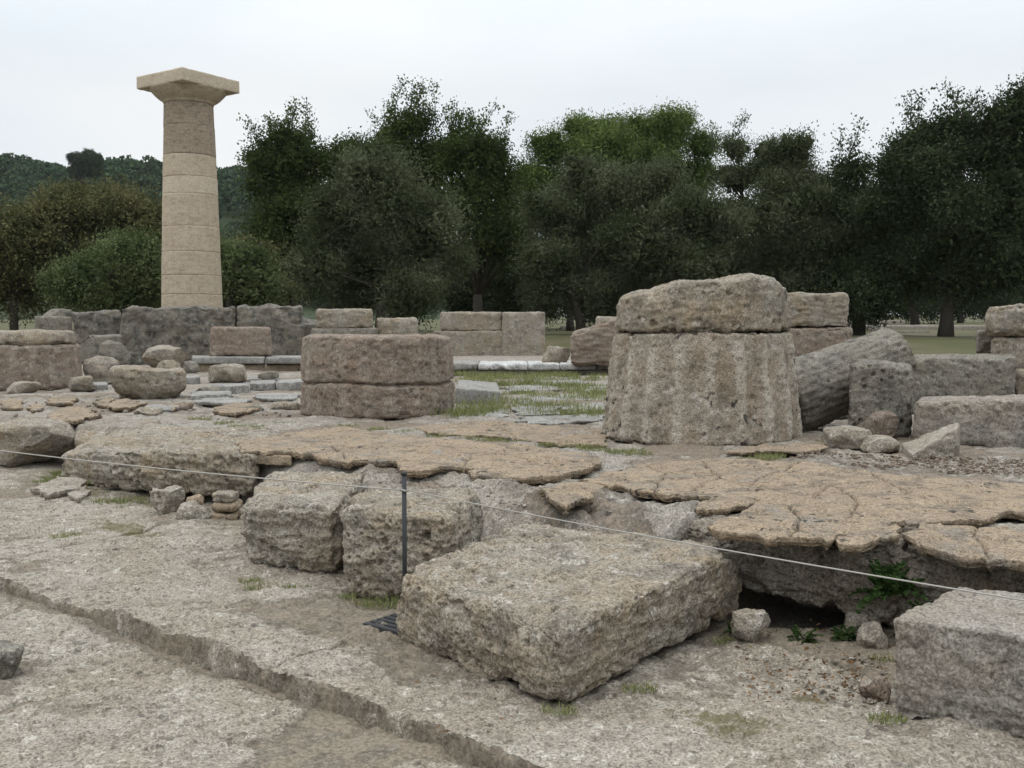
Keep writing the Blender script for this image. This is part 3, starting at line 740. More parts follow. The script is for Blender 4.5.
# ------------------------------------------------------------------ ochre crust plates on the floor
CZ = 0.665
P_ = [
    ([(238, 441), (300, 430), (345, 426), (430, 437), (520, 443), (596, 455), (598, 462), (560, 472), (520, 477), (470, 470), (463, 466), (440, 465), (425, 469), (398, 468), (396, 460), (340, 459), (290, 450), (242, 450)],
     0.64, 0.09, [[(300, 440), (330, 446), (350, 459)], [(463, 466), (470, 455), (445, 445)], [(500, 452), (540, 462), (596, 460)], [(330, 446), (440, 452), (500, 452)]], "long ochre crust plate with cracks in front of the left drum"),
    ([(402, 427), (470, 420), (604, 428), (606, 443), (560, 443), (500, 436), (440, 433)], 0.62, 0.06, [[(500, 425), (520, 440)]], "ochre crust strip behind the long cracked plate, reaching the fluted drum"),
    ([(541, 489), (566, 483), (604, 481), (606, 486), (586, 497), (565, 504), (551, 497)], 0.62, 0.08, [], "small ochre plate lying alone on the rough slope"),
    ([(580, 478), (640, 462), (720, 458), (800, 460), (905, 474), (1010, 482), (1100, 500), (1100, 520), (1010, 512), (960, 520), (915, 522), (900, 517), (850, 513), (760, 497), (700, 496), (640, 491), (604, 482)],
     0.64, 0.08, [[(660, 470), (720, 478), (745, 486), (790, 492)], [(720, 478), (690, 490)], [(745, 486), (830, 484), (905, 478)], [(830, 484), (812, 496)], [(930, 500), (1024, 512)], [(870, 470), (900, 490), (930, 500)], [(640, 462), (665, 474), (655, 492)], [(745, 486), (770, 474), (800, 462)], [(900, 490), (960, 486), (1024, 494)], [(830, 484), (860, 500), (852, 513)], [(700, 460), (720, 478)]], "broad ochre crust sheet with dark spots in front of the fluted drum"),
    ([(693, 504), (722, 492), (755, 496), (758, 501), (730, 508), (700, 509)], 0.66, 0.07, [], "short ochre plate left of the long front crust plate"),
    ([(708, 524), (735, 512), (770, 499), (850, 513), (905, 517), (885, 524), (862, 527), (836, 533), (833, 539), (800, 535), (745, 529)], 0.675, 0.075, [[(790, 502), (800, 518), (792, 534)], [(740, 511), (800, 518), (862, 521)]], "long front ochre plate overhanging the undercut block"),
    ([(834, 537), (870, 524), (898, 523), (902, 528), (898, 535), (860, 543), (840, 544)], 0.66, 0.075, [], "rounded ochre fragment lying between the two front crust plates"),
    ([(913, 533), (922, 521), (1000, 526), (1110, 548), (1110, 570), (1024, 560), (960, 552), (925, 544)], 0.66, 0.085, [[(920, 532), (975, 534), (1040, 545)], [(975, 524), (975, 534), (990, 556)]], "right-hand front ochre plate above the layered foundation block"),
    ([(725, 449), (770, 443), (830, 441), (826, 447), (790, 451)], 0.63, 0.045, [], "thin ochre plate at the right foot of the fluted drum"),
]
for poly, z, th, cr, lab in P_:
    tag(plate("crust_plate", poly, z, th, M["crust"], cr), lab, "crust plate")
for (x0, x1, y0, y1, lab) in ((0, 27, 398, 407, "flat ochre stone left of a smaller one by the left edge"), (28, 45, 401, 409, "small ochre stone right of a flat one by the left edge"),
                              (50, 96, 407, 419, "largest flat ochre stone on the grey floor left of the tilted slab"), (49, 78, 394, 402, "thin ochre stone below the drum at the left edge"),
                              (97, 112, 396, 405, "stubby ochre stone left of the overhanging boulder's foot"), (107, 142, 398, 407, "long ochre stone under the lifted boulder"),
                              (165, 180, 401, 408, "small ochre stone right of the lifted boulder"), (215, 258, 402, 412, "dark-edged ochre slab on the grey floor before the left drum")):
    m = (x0 + x1) / 2
    tag(plate("flat_stone", [(x0, y1 - 3), (x0 + 4, y0 + 2), (m, y0), (x1 - 3, y0 + 2), (x1, y1 - 4), (m + 3, y1), (x0 + 5, y1)], FL_Z + 0.07, 0.08, M["crust"], rough=0.06), lab, "flat stone", "scattered flat ochre stones")
tag(hexa("kerb_slab", [ground_at(240, 456, 0.58), ground_at(292, 458, 0.58), ground_at(292, 451, 0.58), ground_at(240, 449, 0.58)], 0.5, 0.6, M["crust"], R=0.03, amp=0.4), "narrow ochre strip under the left end of the long crust plate", "flat stone")

# ------------------------------------------------------------------ column drums
c = ground_at(701, 448, FL_Z); cR = c * (1 + 1.06 / c[1])
dd = lathe("column_drum", cR, FL_Z, height_at(700, 333, cR[1] - 0.9), 1.075, 0.945, M["drum"], flutes=20, fd=0.055, R=0.05, amp=0.9, pit=0.55, layer=0.2, pale=1.0, flute_phase=0.1)
tag(dd, "large fluted drum with pale vertical streaks carrying a broken drum piece", "column drum")
zt = height_at(700, 333, cR[1] - 0.9)
k = cR[1] / FPX
def broken_top(x, y):
    return np.interp(x, [-0.95, -0.6, -0.35, 0.1, 0.35, 0.62, 0.8, 0.95], [-0.17, -0.12, -0.06, -0.02, 0.03, 0.0, -0.09, -0.22]) + 0.02 * np.sin(9 * x + 4 * y)
o = lathe("column_drum", cR + np.array([0.0, 0.02]), zt + 0.005, zt + 52 * k, 0.925, 0.90, M["grey"], flutes=20, fd=0.0, R=0.06, pit=1.2, layer=0.5, top=broken_top)
tag(o, "broken grey drum piece with black pits on top of the fluted drum", "column drum")
c = ground_at(378, 420, FL_Z); cL = c * (1 + 1.05 / c[1])
zl = height_at(378, 336, cL[1] - 1.0)
o = lathe("column_drum", cL, FL_Z, zl, 1.06, 1.02, M["red"], flutes=20, fd=0.012, R=0.06, layer=0.35, groove=[(FL_Z + 0.45, 0.075, 0.018)], pale=0.3)
tag(o, "reddish drum with a deep horizontal crack standing behind the long ochre plate", "column drum")
c = ground_at(35, 391, FL_Z)
cE = np.array([c[0] - 0.72, c[1] + 1.0])
z1 = height_at(35, 345, cE[1] - 1)
lathe_left = lathe("column_drum", cE, FL_Z, z1, 1.12, 1.08, M["red"], flutes=20, fd=0.015, R=0.07, layer=0.5, pale=0.4)
tag(lathe_left, "reddish drum cut by the left edge with a split layer lying on it", "column drum")
o = lathe("column_drum", cE + np.array([0.0, 0.0]), z1 - 0.005, height_at(35, 331, cE[1] - 1), 1.03, 0.95, M["grey"], flutes=20, fd=0.0, R=0.08, layer=0.8)
tag(o, "split grey top layer lying on the reddish drum at the left edge", "column drum")

# lifted boulder and rubble on the left
o = block("boulder", (112, 401), (186, 399), FL_Z, 368, 370, 1.0, M["grey"], R=0.07, undercut=0.38, lump=2.0, layer=0.8); tag(o, "thick flat-topped boulder narrowing to its foot amid ochre stones", "boulder")
tag(boulder("boulder", 80, 118, 356, 385, FL_Z, M["grey"], 0.9), "sloping grey rubble between left edge drum and flat-topped boulder", "boulder")
tag(boulder("boulder", 141, 183, 345, 372, FL_Z, M["grey"], 0.9), "pointed grey boulder behind the flat-topped boulder", "boulder")
tag(boulder("boulder", 153, 178, 360, 376, FL_Z, M["grey"], 0.9), "small round boulder just behind the flat-topped boulder", "boulder")
tag(boulder("boulder", 204, 244, 364, 384, FL_Z, M["grey"], 0.9), "low rounded stone in front of the grey marble ledge", "boulder")
tag(boulder("boulder", 180, 196, 361, 374, FL_Z, M["greydark"], 0.9), "dark small stone at the left end of the marble ledge", "boulder")

for x0, x1, y0, y1, m, lab in ((118, 142, 389, 399, "grey", "small grey stone just under the flat-topped boulder's left end"), (190, 216, 387, 397, "greydark", "dark low stone right of the flat-topped boulder's foot"),
                               (0, 34, 382, 394, "grey", "low stone at the foot of the left edge drum"), (64, 92, 376, 392, "grey", "broken stone leaning against the left edge drum's foot"),
                               (96, 132, 340, 366, "greydark", "dark leaning stone in front of the wall's left joint"), (255, 276, 371, 381, "greydark", "small dark stone under the right marble slab"),
                               (176, 192, 402, 410, "red", "small brown stone behind the little ochre stone"), (268, 300, 402, 410, "grey", "flat grey stone left of the cracked reddish drum"),
                               (238, 262, 406, 413, "greydark", "dark flat stone beside the dark-edged ochre slab"), (128, 158, 408, 417, "grey", "pale flat stone behind the long overhanging slab")):
    tag(boulder("loose_stone", x0, x1, y0, y1, FL_Z, M[m], 0.9, boxy=0.5), lab, "stone")
for x0, x1, y0, y1, lab in ((196, 250, 397, 402, "thin broken slab on the floor before the paving row"), (140, 178, 404, 409, "thin grey slab between ochre stones and long overhanging slab"), (252, 300, 392, 398, "thin grey slab next to the cracked reddish drum")):
    m_ = (x0 + x1) / 2
    tag(plate("broken_slab", [(x0, y1 - 1), (x0 + 8, y0 + 1), (m_, y0), (x1, y0 + 2), (x1 - 6, y1), (m_, y1 + 1)], FL_Z + 0.07, 0.08, M["marble"]), lab, "stone slab")
# ------------------------------------------------------------------ back walls and stacks on the left
o = block("wall_block", (123, 366), (236, 364), FL_Z, 308, 307, 0.9, M["wall"], R=0.06, layer=0.8, lump=3.0, amp=1.6, pit=1.3); tag(o, "long dark lichened wall block standing under the column, left of its twin", "wall block")
o = block("wall_block", (237, 364), (303, 364), FL_Z, 306, 306, 0.9, M["wall"], R=0.1, layer=0.8, lump=3.0, amp=1.6, pit=1.3); tag(o, "dark lichened wall block with a sloping right end under the column", "wall block")
o = block("wall_block", (73, 362), (121, 362), FL_Z, 313, 311, 0.8, M["wall"], R=0.08, layer=0.8, lump=3.0, amp=1.6, pit=1.3); tag(o, "dark low block joined to the left end of the long lichened wall", "wall block")
o = block("wall_block", (36, 360), (73, 360), FL_Z, 316, 317, 0.9, M["greydark"], R=0.1); tag(o, "squared grey block behind the left edge drum", "wall block")
tag(boulder("boulder", 38, 71, 308, 322, height_at(55, 320, 33) , M["greydark"], 0.8), "rounded cap stone sitting on the squared grey block", "boulder")
# roof shaped block
def gable(name, px0, px1, ytop, yeave, ybase, z0, m, depth):
    a, b = ground_at(px0, ybase, z0), ground_at(px1, ybase, z0)
    ze, zr = height_at(px0, yeave, a[1]), height_at((px0 + px1) / 2, ytop, a[1])
    bm = bmesh.new()
    d = np.array([0.45, 0.9]) * depth
    front = [np.r_[a, z0], np.r_[b, z0], np.r_[b, ze - 0.15], np.r_[(a * 0.6 + b * 0.4), zr], np.r_[a, ze]]
    n = len(front)
    v0 = [bm.verts.new(p) for p in front]; v1 = [bm.verts.new(p + np.r_[d, 0]) for p in front]
    bm.faces.new(v0); bm.faces.new(v1[::-1])
    for i in range(n): bm.faces.new((v0[i], v1[i], v1[(i + 1) % n], v0[(i + 1) % n]))
    bmesh.ops.recalc_face_normals(bm, faces=bm.faces)
    bmesh.ops.bevel(bm, geom=bm.edges[:], offset=0.05, segments=2, affect="EDGES")
    bmesh.ops.triangulate(bm, faces=bm.faces)
    bmesh.ops.subdivide_edges(bm, edges=bm.edges[:], cuts=9, use_grid_fill=True)
    V = np.array([v.co[:] for v in bm.verts]); bm.normal_update()
    N = np.array([v.normal[:] for v in bm.verts])
    V = weather(V, N, np.zeros(len(V)), 0.05, 0.8, 99)
    org = np.array([V[:, 0].mean(), V[:, 1].mean(), V[:, 2].min()])
    for v, p in zip(bm.verts, V - org): v.co = p
    return bm_obj(name, bm, m, loc=org)
tag(gable("wall_block", 77, 108, 334, 343, 364, FL_Z, M["greydark"], 1.4), "dark roof-shaped block between left edge drum and lichened wall", "wall block")
o = block("wall_block", (94, 364), (126, 364), FL_Z, 336, 334, 0.6, M["greydark"], R=0.1); tag(o, "grey block with a pale top in front of the wall's left joint", "wall block")
# marble ledge with red block
o = block("base_course", (192, 372), (266, 372), FL_Z, 364, 364, 1.4, M["crust"], R=0.04, amp=0.5); tag(o, "low ochre base course under the left marble slab", "stone course")
o = block("base_course", (266, 372), (308, 372), FL_Z, 365, 364, 1.4, M["crust"], R=0.04, amp=0.5); tag(o, "low ochre base course under the right marble slab", "stone course")
zb = height_at(230, 364, ground_at(230, 372, FL_Z)[1])
def slab_on(name, x0, x1, y_front, ztop, th, depth, m, **kw):
    a = np.array([(x0 - 512) / FPX * y_front, y_front]); b = np.array([(x1 - 512) / FPX * y_front, y_front])
    return hexa(name, [a, b, b * (1 + depth / y_front), a * (1 + depth / y_front)], ztop - th, ztop, m, **kw)
yf = ground_at(230, 372, FL_Z)[1] - 0.1
zt2 = height_at(230, 357, yf)
o = slab_on("marble_slab", 192, 265, yf, zt2, zt2 - zb - 0.004, 1.7, M["marble"], R=0.03, amp=0.35); tag(o, "long grey marble slab under the reddish square block", "marble slab")
o = slab_on("marble_slab", 266, 312, yf - 0.1, zt2, zt2 - zb - 0.004, 1.8, M["marble"], R=0.05, amp=0.35); tag(o, "grey marble slab with a rounded left end, right of the reddish square block", "marble slab")
o = slab_on("stone_block", 211, 271, yf + 0.5, height_at(240, 327, yf + 0.5), height_at(240, 327, yf + 0.5) - zt2 - 0.003, 1.2, M["red"], R=0.08, undercut=-0.05); tag(o, "reddish square block resting on the grey marble ledge", "stone block")
tag(boulder("boulder", 272, 322, 316, 364, FL_Z, M["wall"], 0.7, boxy=0.5), "dark peaked boulder leaning at the right end of lichened wall", "boulder")
tag(boulder("boulder", 296, 316, 332, 360, FL_Z, M["greydark"], 0.7), "grey lump behind the reddish drum's left shoulder", "boulder")
# pale paving slabs in front of the ledge
for x0, x1, y0, y1, z, lab in ((212, 249, 385, 393, 0.16, "thick pale paving slab with a square front, leftmost of its row"), (250, 276, 382, 390, 0.17, "pale paving slab in the middle of the row before the marble ledge"),
                               (277, 312, 381, 391, 0.17, "pale paving slab touching the reddish drum"), (238, 282, 378, 381, 0.16, "thin white slab behind the row of paving slabs"),
                               (160, 200, 377, 384, 0.12, "broken grey slab edge right of the flat-topped boulder"), (190, 232, 394, 401, 0.08, "low grey slab with a dark lip before the paving row"),
                               (80, 108, 384, 391, 0.05, "flat grey slab between left edge drum and flat-topped boulder")):
    o = block("paving_slab", (x0, y1), (x1, y1), FL_Z, y0 + 1, y0, 0.9, M["marble"], R=0.03, amp=0.45); tag(o, lab, "paving slab")

# ------------------------------------------------------------------ centre back
yb = 33.0
zc0 = 0.85
def front_block(name, x0, x1, ytop, ybot, y, depth, m, ytop2=None, yaw=0.0, **kw):
    a = at(x0, ybot, y); b = at(x1, ybot, y + yaw)
    za, zb_ = height_at(x0, ytop, y), height_at(x1, ytop if ytop2 is None else ytop2, y + yaw)
    mid = (a[:2] + b[:2]) / 2; off = mid / np.linalg.norm(mid) * depth
    return hexa(name, [a[:2], b[:2], b[:2] + off, a[:2] + off], [a[2], b[2], b[2], a[2]], [za, zb_, zb_, za], m, **kw)
tag(front_block("stone_block", 434, 507, 331, 366, yb, 1.4, M["grey"], R=0.07), "wide lower block of the stack behind the marble kerb", "stone block")
tag(front_block("stone_block", 440, 502, 312, 331.2, yb + 0.05, 1.2, M["grey"], R=0.1, lump=1.5), "pitted upper block lying on the wide block behind the marble kerb", "stone block")
tag(front_block("stone_block", 502, 545, 312, 366, yb - 0.1, 1.5, M["grey"], R=0.08), "tall upright block with vertical grooves at the right of the stack behind the marble kerb", "stone block")
tag(front_block("stone_block", 311, 378, 328, 366, yb - 1, 1.2, M["greydark"], R=0.1), "grey base block behind the reddish drum", "stone block")
tag(front_block("stone_block", 316, 373, 309, 328.3, yb - 0.9, 1.0, M["grey"], R=0.12, layer=1.6), "layered pale block lying on the grey base behind the reddish drum", "stone block")
tag(front_block("stone_block", 377, 418, 318, 366, yb - 0.6, 1.0, M["grey"], R=0.18, layer=1.0), "pale block with a sloping left shoulder behind the reddish drum", "stone block")
# marble kerb
zk0 = FL_Z; yk = ground_at(530, 376, zk0)[1]
zk1 = height_at(530, 363.5, yk)
xk = [440, 478, 528, 560, 597, 640]
labs = ("grey length of the marble kerb next to the reddish drum", "white-flecked length of the marble kerb, second from the reddish drum", "bright white broken length of the marble kerb in its middle",
        "white length of marble kerb right of the brightest one", "dark end length of the marble kerb reaching the fluted drum")
for i in range(5):
    a, b = (xk[i] - 512) / FPX * yk + 0.006, (xk[i + 1] - 512) / FPX * yk - 0.006
    o = hexa("kerb_stone", [(a, yk), (b, yk), (b, yk + 2.0), (a, yk + 2.0)], zk1 - 0.16, zk1, M["marble"], R=0.05, amp=0.8)
    tag(o, labs[i], "kerb stone", "marble kerb")
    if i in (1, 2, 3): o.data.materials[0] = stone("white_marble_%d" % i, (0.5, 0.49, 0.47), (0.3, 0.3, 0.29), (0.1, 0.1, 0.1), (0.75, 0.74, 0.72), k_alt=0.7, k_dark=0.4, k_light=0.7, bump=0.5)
tag(hexa("base_course", [((440 - 512) / FPX * yk, yk + 0.12), ((645 - 512) / FPX * yk, yk + 0.12), ((645 - 512) / FPX * yk, yk + 2), ((440 - 512) / FPX * yk, yk + 2)], zk0 - 0.05, zk1 - 0.165, M["grey"], R=0.03, amp=0.5), "grey base course under the marble kerb behind the grass", "stone course")
tag(hexa("terrace_slab", [((425 - 512) / FPX * yk, yk + 2.01), ((660 - 512) / FPX * yk, yk + 2.01), ((700 - 512) / FPX * 36, 37), ((400 - 512) / FPX * 36, 37)], 0.4, zk1 - 0.02, M["floor"], R=0.03, amp=0.6, sp=0.08), "flat grey terrace behind the marble kerb carrying the block stacks", "stone terrace")
o = block("paving_slab", (456, 404), (500, 402), FL_Z, 388, 391, 2.2, M["marble"], R=0.03, amp=0.4, back=0.0); tag(o, "raised pale paving slab in the grass right of the reddish drum", "paving slab")
k = 0
labs = ("flush pale slab in the grass behind the raised paving slab", "flush pale slab in the grass before the marble kerb's middle", "flush pale slab in the grass before the kerb's dark end", "flush wide pale slab in the grass midway to the fluted drum",
        "flush pale slab in the grass left of the fluted drum", "flush pale slab in the grass right of the reddish drum's foot", "flush pale slab in the middle of the grass", "flush narrow pale slab nearest the ochre crust strip")
for poly in ([(505, 386), (555, 384), (560, 389), (508, 391)], [(530, 380), (580, 379), (584, 383), (534, 384)], [(585, 386), (606, 386), (606, 392), (588, 392)], [(520, 396), (580, 393), (586, 400), (524, 402)],
             [(560, 404), (604, 402), (603, 409), (566, 411)], [(457, 410), (505, 408), (508, 415), (460, 417)], [(512, 406), (556, 405), (560, 413), (516, 414)], [(520, 417), (600, 414), (600, 420), (530, 423)]):
    tag(plate("paving_slab", poly, FL_Z + 0.045, 0.06, M["marble"], rough=0.09), labs[k], "paving slab"); k += 1

# blocks right of the grass court
tag(front_block("stone_block", 571, 618, 333, 366, 24.5, 1.1, M["red"], ytop2=318, R=0.16, lump=2.0, layer=1.6), "crumbling reddish layered block left of the fluted drum", "stone block")
tag(front_block("stone_block", 596, 628, 317, 330, 24.7, 0.8, M["grey"], R=0.1, layer=1.2), "thin grey layer lying on the crumbling reddish block", "stone block")
tag(boulder("boulder", 543, 572, 346, 366, 0.8, M["grey"], 0.8), "low rubble stone between tall grooved block and crumbling reddish block", "boulder")
ys_ = 17.5
tag(front_block("stone_block", 770, 852, 328, 372, ys_, 1.4, M["red"], R=0.09, ytop2=327), "lower block of the pair behind the broken drum piece", "stone block")
tag(front_block("stone_block", 768, 848, 293, 327.5, ys_ + 0.03, 1.2, M["grey"], R=0.1, lump=1.4, layer=1.2), "upper layered block of the pair behind the broken drum piece", "stone block")

# ------------------------------------------------------------------ right hand group
# fallen drum leaning on the ground
ya = 11.9
A, Bx = at(800, 395, ya), at(893, 358, ya + 0.5)
ax = Vector(Bx - A); Lg = ax.length
zax = ax.normalized()
rot = Vector((0, 0, 1)).rotation_difference(zax).to_matrix().to_4x4()
o = lathe("fallen_shaft", (A[0] - 0.3 * zax.x, A[1] - 0.3 * zax.y, A[2] - 0.3 * zax.z), 0.0, Lg + 0.36, 0.44, 0.37, M["greydark"], y=ya, flutes=30, fd=0.009, R=0.06, layer=0.0, pit=0.8, tilt=rot)
tag(o, "fallen grey shaft slanting up to the right behind the upright dark block", "column shaft")
o = block("stone_block", (800, 420), (860, 421), FL_Z, 404, 404, 0.7, M["wall"], R=0.06); tag(o, "low dark slab supporting the slanting shaft", "stone block")
o = block("stone_block", (848, 439), (912, 438), FL_Z, 362, 366, 0.75, M["greydark"], R=0.09, pit=1.4); tag(o, "upright coarse dark block in front of the slanting shaft", "stone block")
ysb = ground_at(955, 437, FL_Z)[1] + 1.3
o = block("stone_block", (897, 413), (1016, 412), FL_Z, 359, 357, 1.1, M["greydark"], R=0.08, back=0.02); tag(o, "wide mossy block behind the pale-topped long block on the right", "stone block")
o = block("stone_block", (913, 443), (1080, 456), FL_Z, 402, 398, 0.8, M["smooth"], R=0.08, amp=0.8, pit=0.5); tag(o, "long grey block on the right with a triangular stone at its foot", "stone block")
# right edge stack
o = front_block("stone_block", 990, 1085, 337, 385, 15.2, 1.3, M["grey"], R=0.09); tag(o, "lower block of the stack at the right edge", "stone block")
o = front_block("stone_block", 984, 1085, 308, 337.5, 15.15, 1.2, M["grey"], R=0.2, ytop2=298, lump=2.0); tag(o, "rounded upper block of the stack at the right edge", "stone block")
tag(front_block("stone_block", 977, 1000, 331, 353, 16.0, 0.6, M["greydark"], R=0.05), "small dark block tucked at the left of the right edge stack", "stone block")
o = block("stone_block", (1012, 409), (1090, 412), FL_Z, 370, 368, 0.7, M["grey"], R=0.08); tag(o, "grey block below the right edge stack, mostly out of frame", "stone block")
tag(boulder("loose_stone", 823, 873, 427, 450, FL_Z, M["step"], 0.8), "pale rounded stone right of the fluted drum", "stone")
tag(boulder("loose_stone", 866, 907, 437, 453, FL_Z, M["grey"], 0.8), "flat pale-topped stone right of the pale rounded stone", "stone")
tag(boulder("loose_stone", 861, 902, 411, 441, FL_Z, M["red"], 0.7), "brown lumpy stone leaning on the upright dark block", "stone")
def wedge(name, x0, x1, ytop, ybase, z0, m):
    a, b = ground_at(x0, ybase, z0), ground_at(x1, ybase, z0); y = a[1]; k = y / FPX
    h = (ybase - ytop) * k
    return hexa(name, [a, b + [-0.12, 0.0], b + [0.02, 0.3], a + [0.06, 0.42]], z0 - 0.02, [z0 + 0.10 * h, z0 + 0.98 * h, z0 + 1.05 * h, z0 + 0.3 * h], m, R=0.03, amp=0.5, pit=0.4)
tag(wedge("loose_stone", 912, 971, 426, 458, FL_Z, M["step"]), "pale triangular stone at the foot of the long grey block", "stone")

# ------------------------------------------------------------------ the standing column
YC = 37.9
xc = (193 - 512) / FPX * YC
zbase = 1.0
col = empty("column", (xc, YC, zbase))
tag(col, "tall standing column with a square capital rising behind the dark wall", "column")
kz = lambda py: height_at(193, py, YC) - zbase
rad = lambda z: np.interp(z, [0, kz(308), kz(200), kz(100), 12], [1.12, 1.09, 0.985, 0.865, 0.85])
cuts = [0.0, kz(295), kz(276), kz(253), kz(228), kz(196), kz(179), kz(157), kz(128), kz(105)]
mats = ["column", "column", "column", "column", "column", "column_pale", "column", "column_old", "column_old"]
for i in range(9):
    za, zb_ = cuts[i], cuts[i + 1]
    lathe("drum", (0.005 * math.sin(3 * i), 0.005 * math.cos(5 * i)), za, zb_, float(rad(za)), float(rad(zb_)), M[mats[i]], y=YC * 0.8, flutes=20, fd=0.035, R=0.002,
          amp=0.06, pit=0.2, layer=0.6, parent=col, origin=np.zeros(3), flute_phase=0.12)
ze = kz(105)
lathe("echinus", (0, 0), ze, kz(91.5) + 0.005, 0.86, 1.3, M["column"], y=YC * 0.8, flutes=0, R=0.01, amp=0.25, pit=0.1, layer=0.2, parent=col, origin=np.zeros(3),
      profile=lambda t: 0.865 + (0.03 if t < 0.16 else 0.03 + 0.475 * ((t - 0.16) / 0.84) ** 0.7))
hw = 1.27; th = math.radians(34)
cor = [np.array([math.cos(a), math.sin(a)]) * hw * math.sqrt(2) for a in (math.radians(-135 - 34 + 0), math.radians(-45 - 34), math.radians(45 - 34), math.radians(135 - 34))]
hexa("abacus", cor, kz(91.5), kz(79), M["column_pale"], R=0.02, amp=0.2, pit=0.1, layer=0.2, parent=col, sp=0.05)

# ------------------------------------------------------------------ rope and post
pp = ground_at(405, 630, STEP_Z); px_, py_ = pp
post = empty("rope_post", (px_, py_, STEP_Z + 0.02)); tag(post, "thin dark metal rope post on a slotted square base", "rope post")
bm = bmesh.new()
PH = height_at(405, 475, py_) - STEP_Z - 0.02
tube_bm(bm, [(0, 0, 0.0), (0, 0, PH)], [0.013, 0.013], 14); bm_obj("pole", bm, M["metal"], post)
bm = bmesh.new()
tube_bm(bm, [(0, 0, PH + 0.001), (0, 0, PH + 0.012), (0, 0, PH + 0.02)], [0.016, 0.016, 0.008], 14); bm_obj("cap", bm, M["metal"], post)
bm = bmesh.new()
for i in range(6):
    y0 = -0.15 + i * 0.052
    r = bmesh.ops.create_cube(bm, size=1.0)
    bmesh.ops.scale(bm, vec=(0.34, 0.036, 0.02), verts=r["verts"]); bmesh.ops.translate(bm, vec=(0, y0 + 0.018, 0.012), verts=r["verts"])
for x in (-0.165, 0.165, 0.0):
    r = bmesh.ops.create_cube(bm, size=1.0)
    bmesh.ops.scale(bm, vec=(0.018, 0.312, 0.014), verts=r["verts"]); bmesh.ops.translate(bm, vec=(x, 0.005, 0.0), verts=r["verts"])
bmesh.ops.rotate(bm, cent=(0, 0, 0), matrix=Matrix.Rotation(math.radians(-38), 3, "Z"), verts=bm.verts)
bm_obj("base_plate", bm, M["metal"], post, smooth=False)
PT = np.array([px_, py_, height_at(405, 490, py_)])
bm = bmesh.new()
ring = [(0.019 * math.cos(a), 0.019 * math.sin(a), PT[2] - STEP_Z - 0.02 + 0.004 * math.sin(2 * a)) for a in np.linspace(0, 2 * math.pi, 15)]
tube_bm(bm, ring, [0.006] * 15, 6); bm_obj("rope_loop", bm, M["rope"], post)
zr = PT[2]
L0 = at(0, 445, 7.3); R0 = at(1024, 592, 3.12)
L0 = L0 + (L0 - PT) * 0.7; R1 = R0 + (R0 - PT) * 0.5
def span(a, b, sag, n=26):
    out = []
    for i in range(n):
        t = i / (n - 1); p = a * (1 - t) + b * t; p = p.copy(); p[2] -= sag * 4 * t * (1 - t); out.append(p)
    return out
bm = bmesh.new()
tube_bm(bm, [p - PT for p in span(L0, PT + np.array([-0.018, -0.004, 0]), 0.04)], [0.0042] * 26, 6)
tube_bm(bm, [p - PT for p in span(PT + np.array([0.018, -0.004, 0]), R1, 0.03)], [0.003] * 26, 6)
tag(bm_obj("rope", bm, M["rope"], loc=PT), "thin white rope stretched across the scene through the dark post", "rope")

# ------------------------------------------------------------------ leaves, plants, grass
def leaves_mesh(C, D, L, W, rs):
    """diamond leaves: centres C, directions D, lengths L, widths W"""
    n = len(C)
    D = D / (np.linalg.norm(D, axis=1)[:, None] + 1e-9)
    r = rs.normal(size=(n, 3)); S = np.cross(D, r); S /= np.linalg.norm(S, axis=1)[:, None] + 1e-9
    a = C - D * L[:, None] / 2; b = C + S * W[:, None] / 2; c = C + D * L[:, None] / 2; d = C - S * W[:, None] / 2
    V = np.stack([a, b, c, d], 1).reshape(-1, 3)
    return V, np.arange(4 * n).reshape(-1, 4)
def quick_leaves(name, V, F, m, parent=None, loc=None):
    me = bpy.data.meshes.new(name)
    n = len(F)
    me.vertices.add(len(V)); me.vertices.foreach_set("co", V.astype(np.float32).ravel())
    me.loops.add(n * 4); me.loops.foreach_set("vertex_index", F.astype(np.int32).ravel())
    me.polygons.add(n); me.polygons.foreach_set("loop_start", np.arange(0, n * 4, 4, dtype=np.int32))
    me.update(calc_edges=True); me.materials.append(m)
    o = bpy.data.objects.new(name, me)
    if loc is not None: o.location = loc
    return link(o, parent)

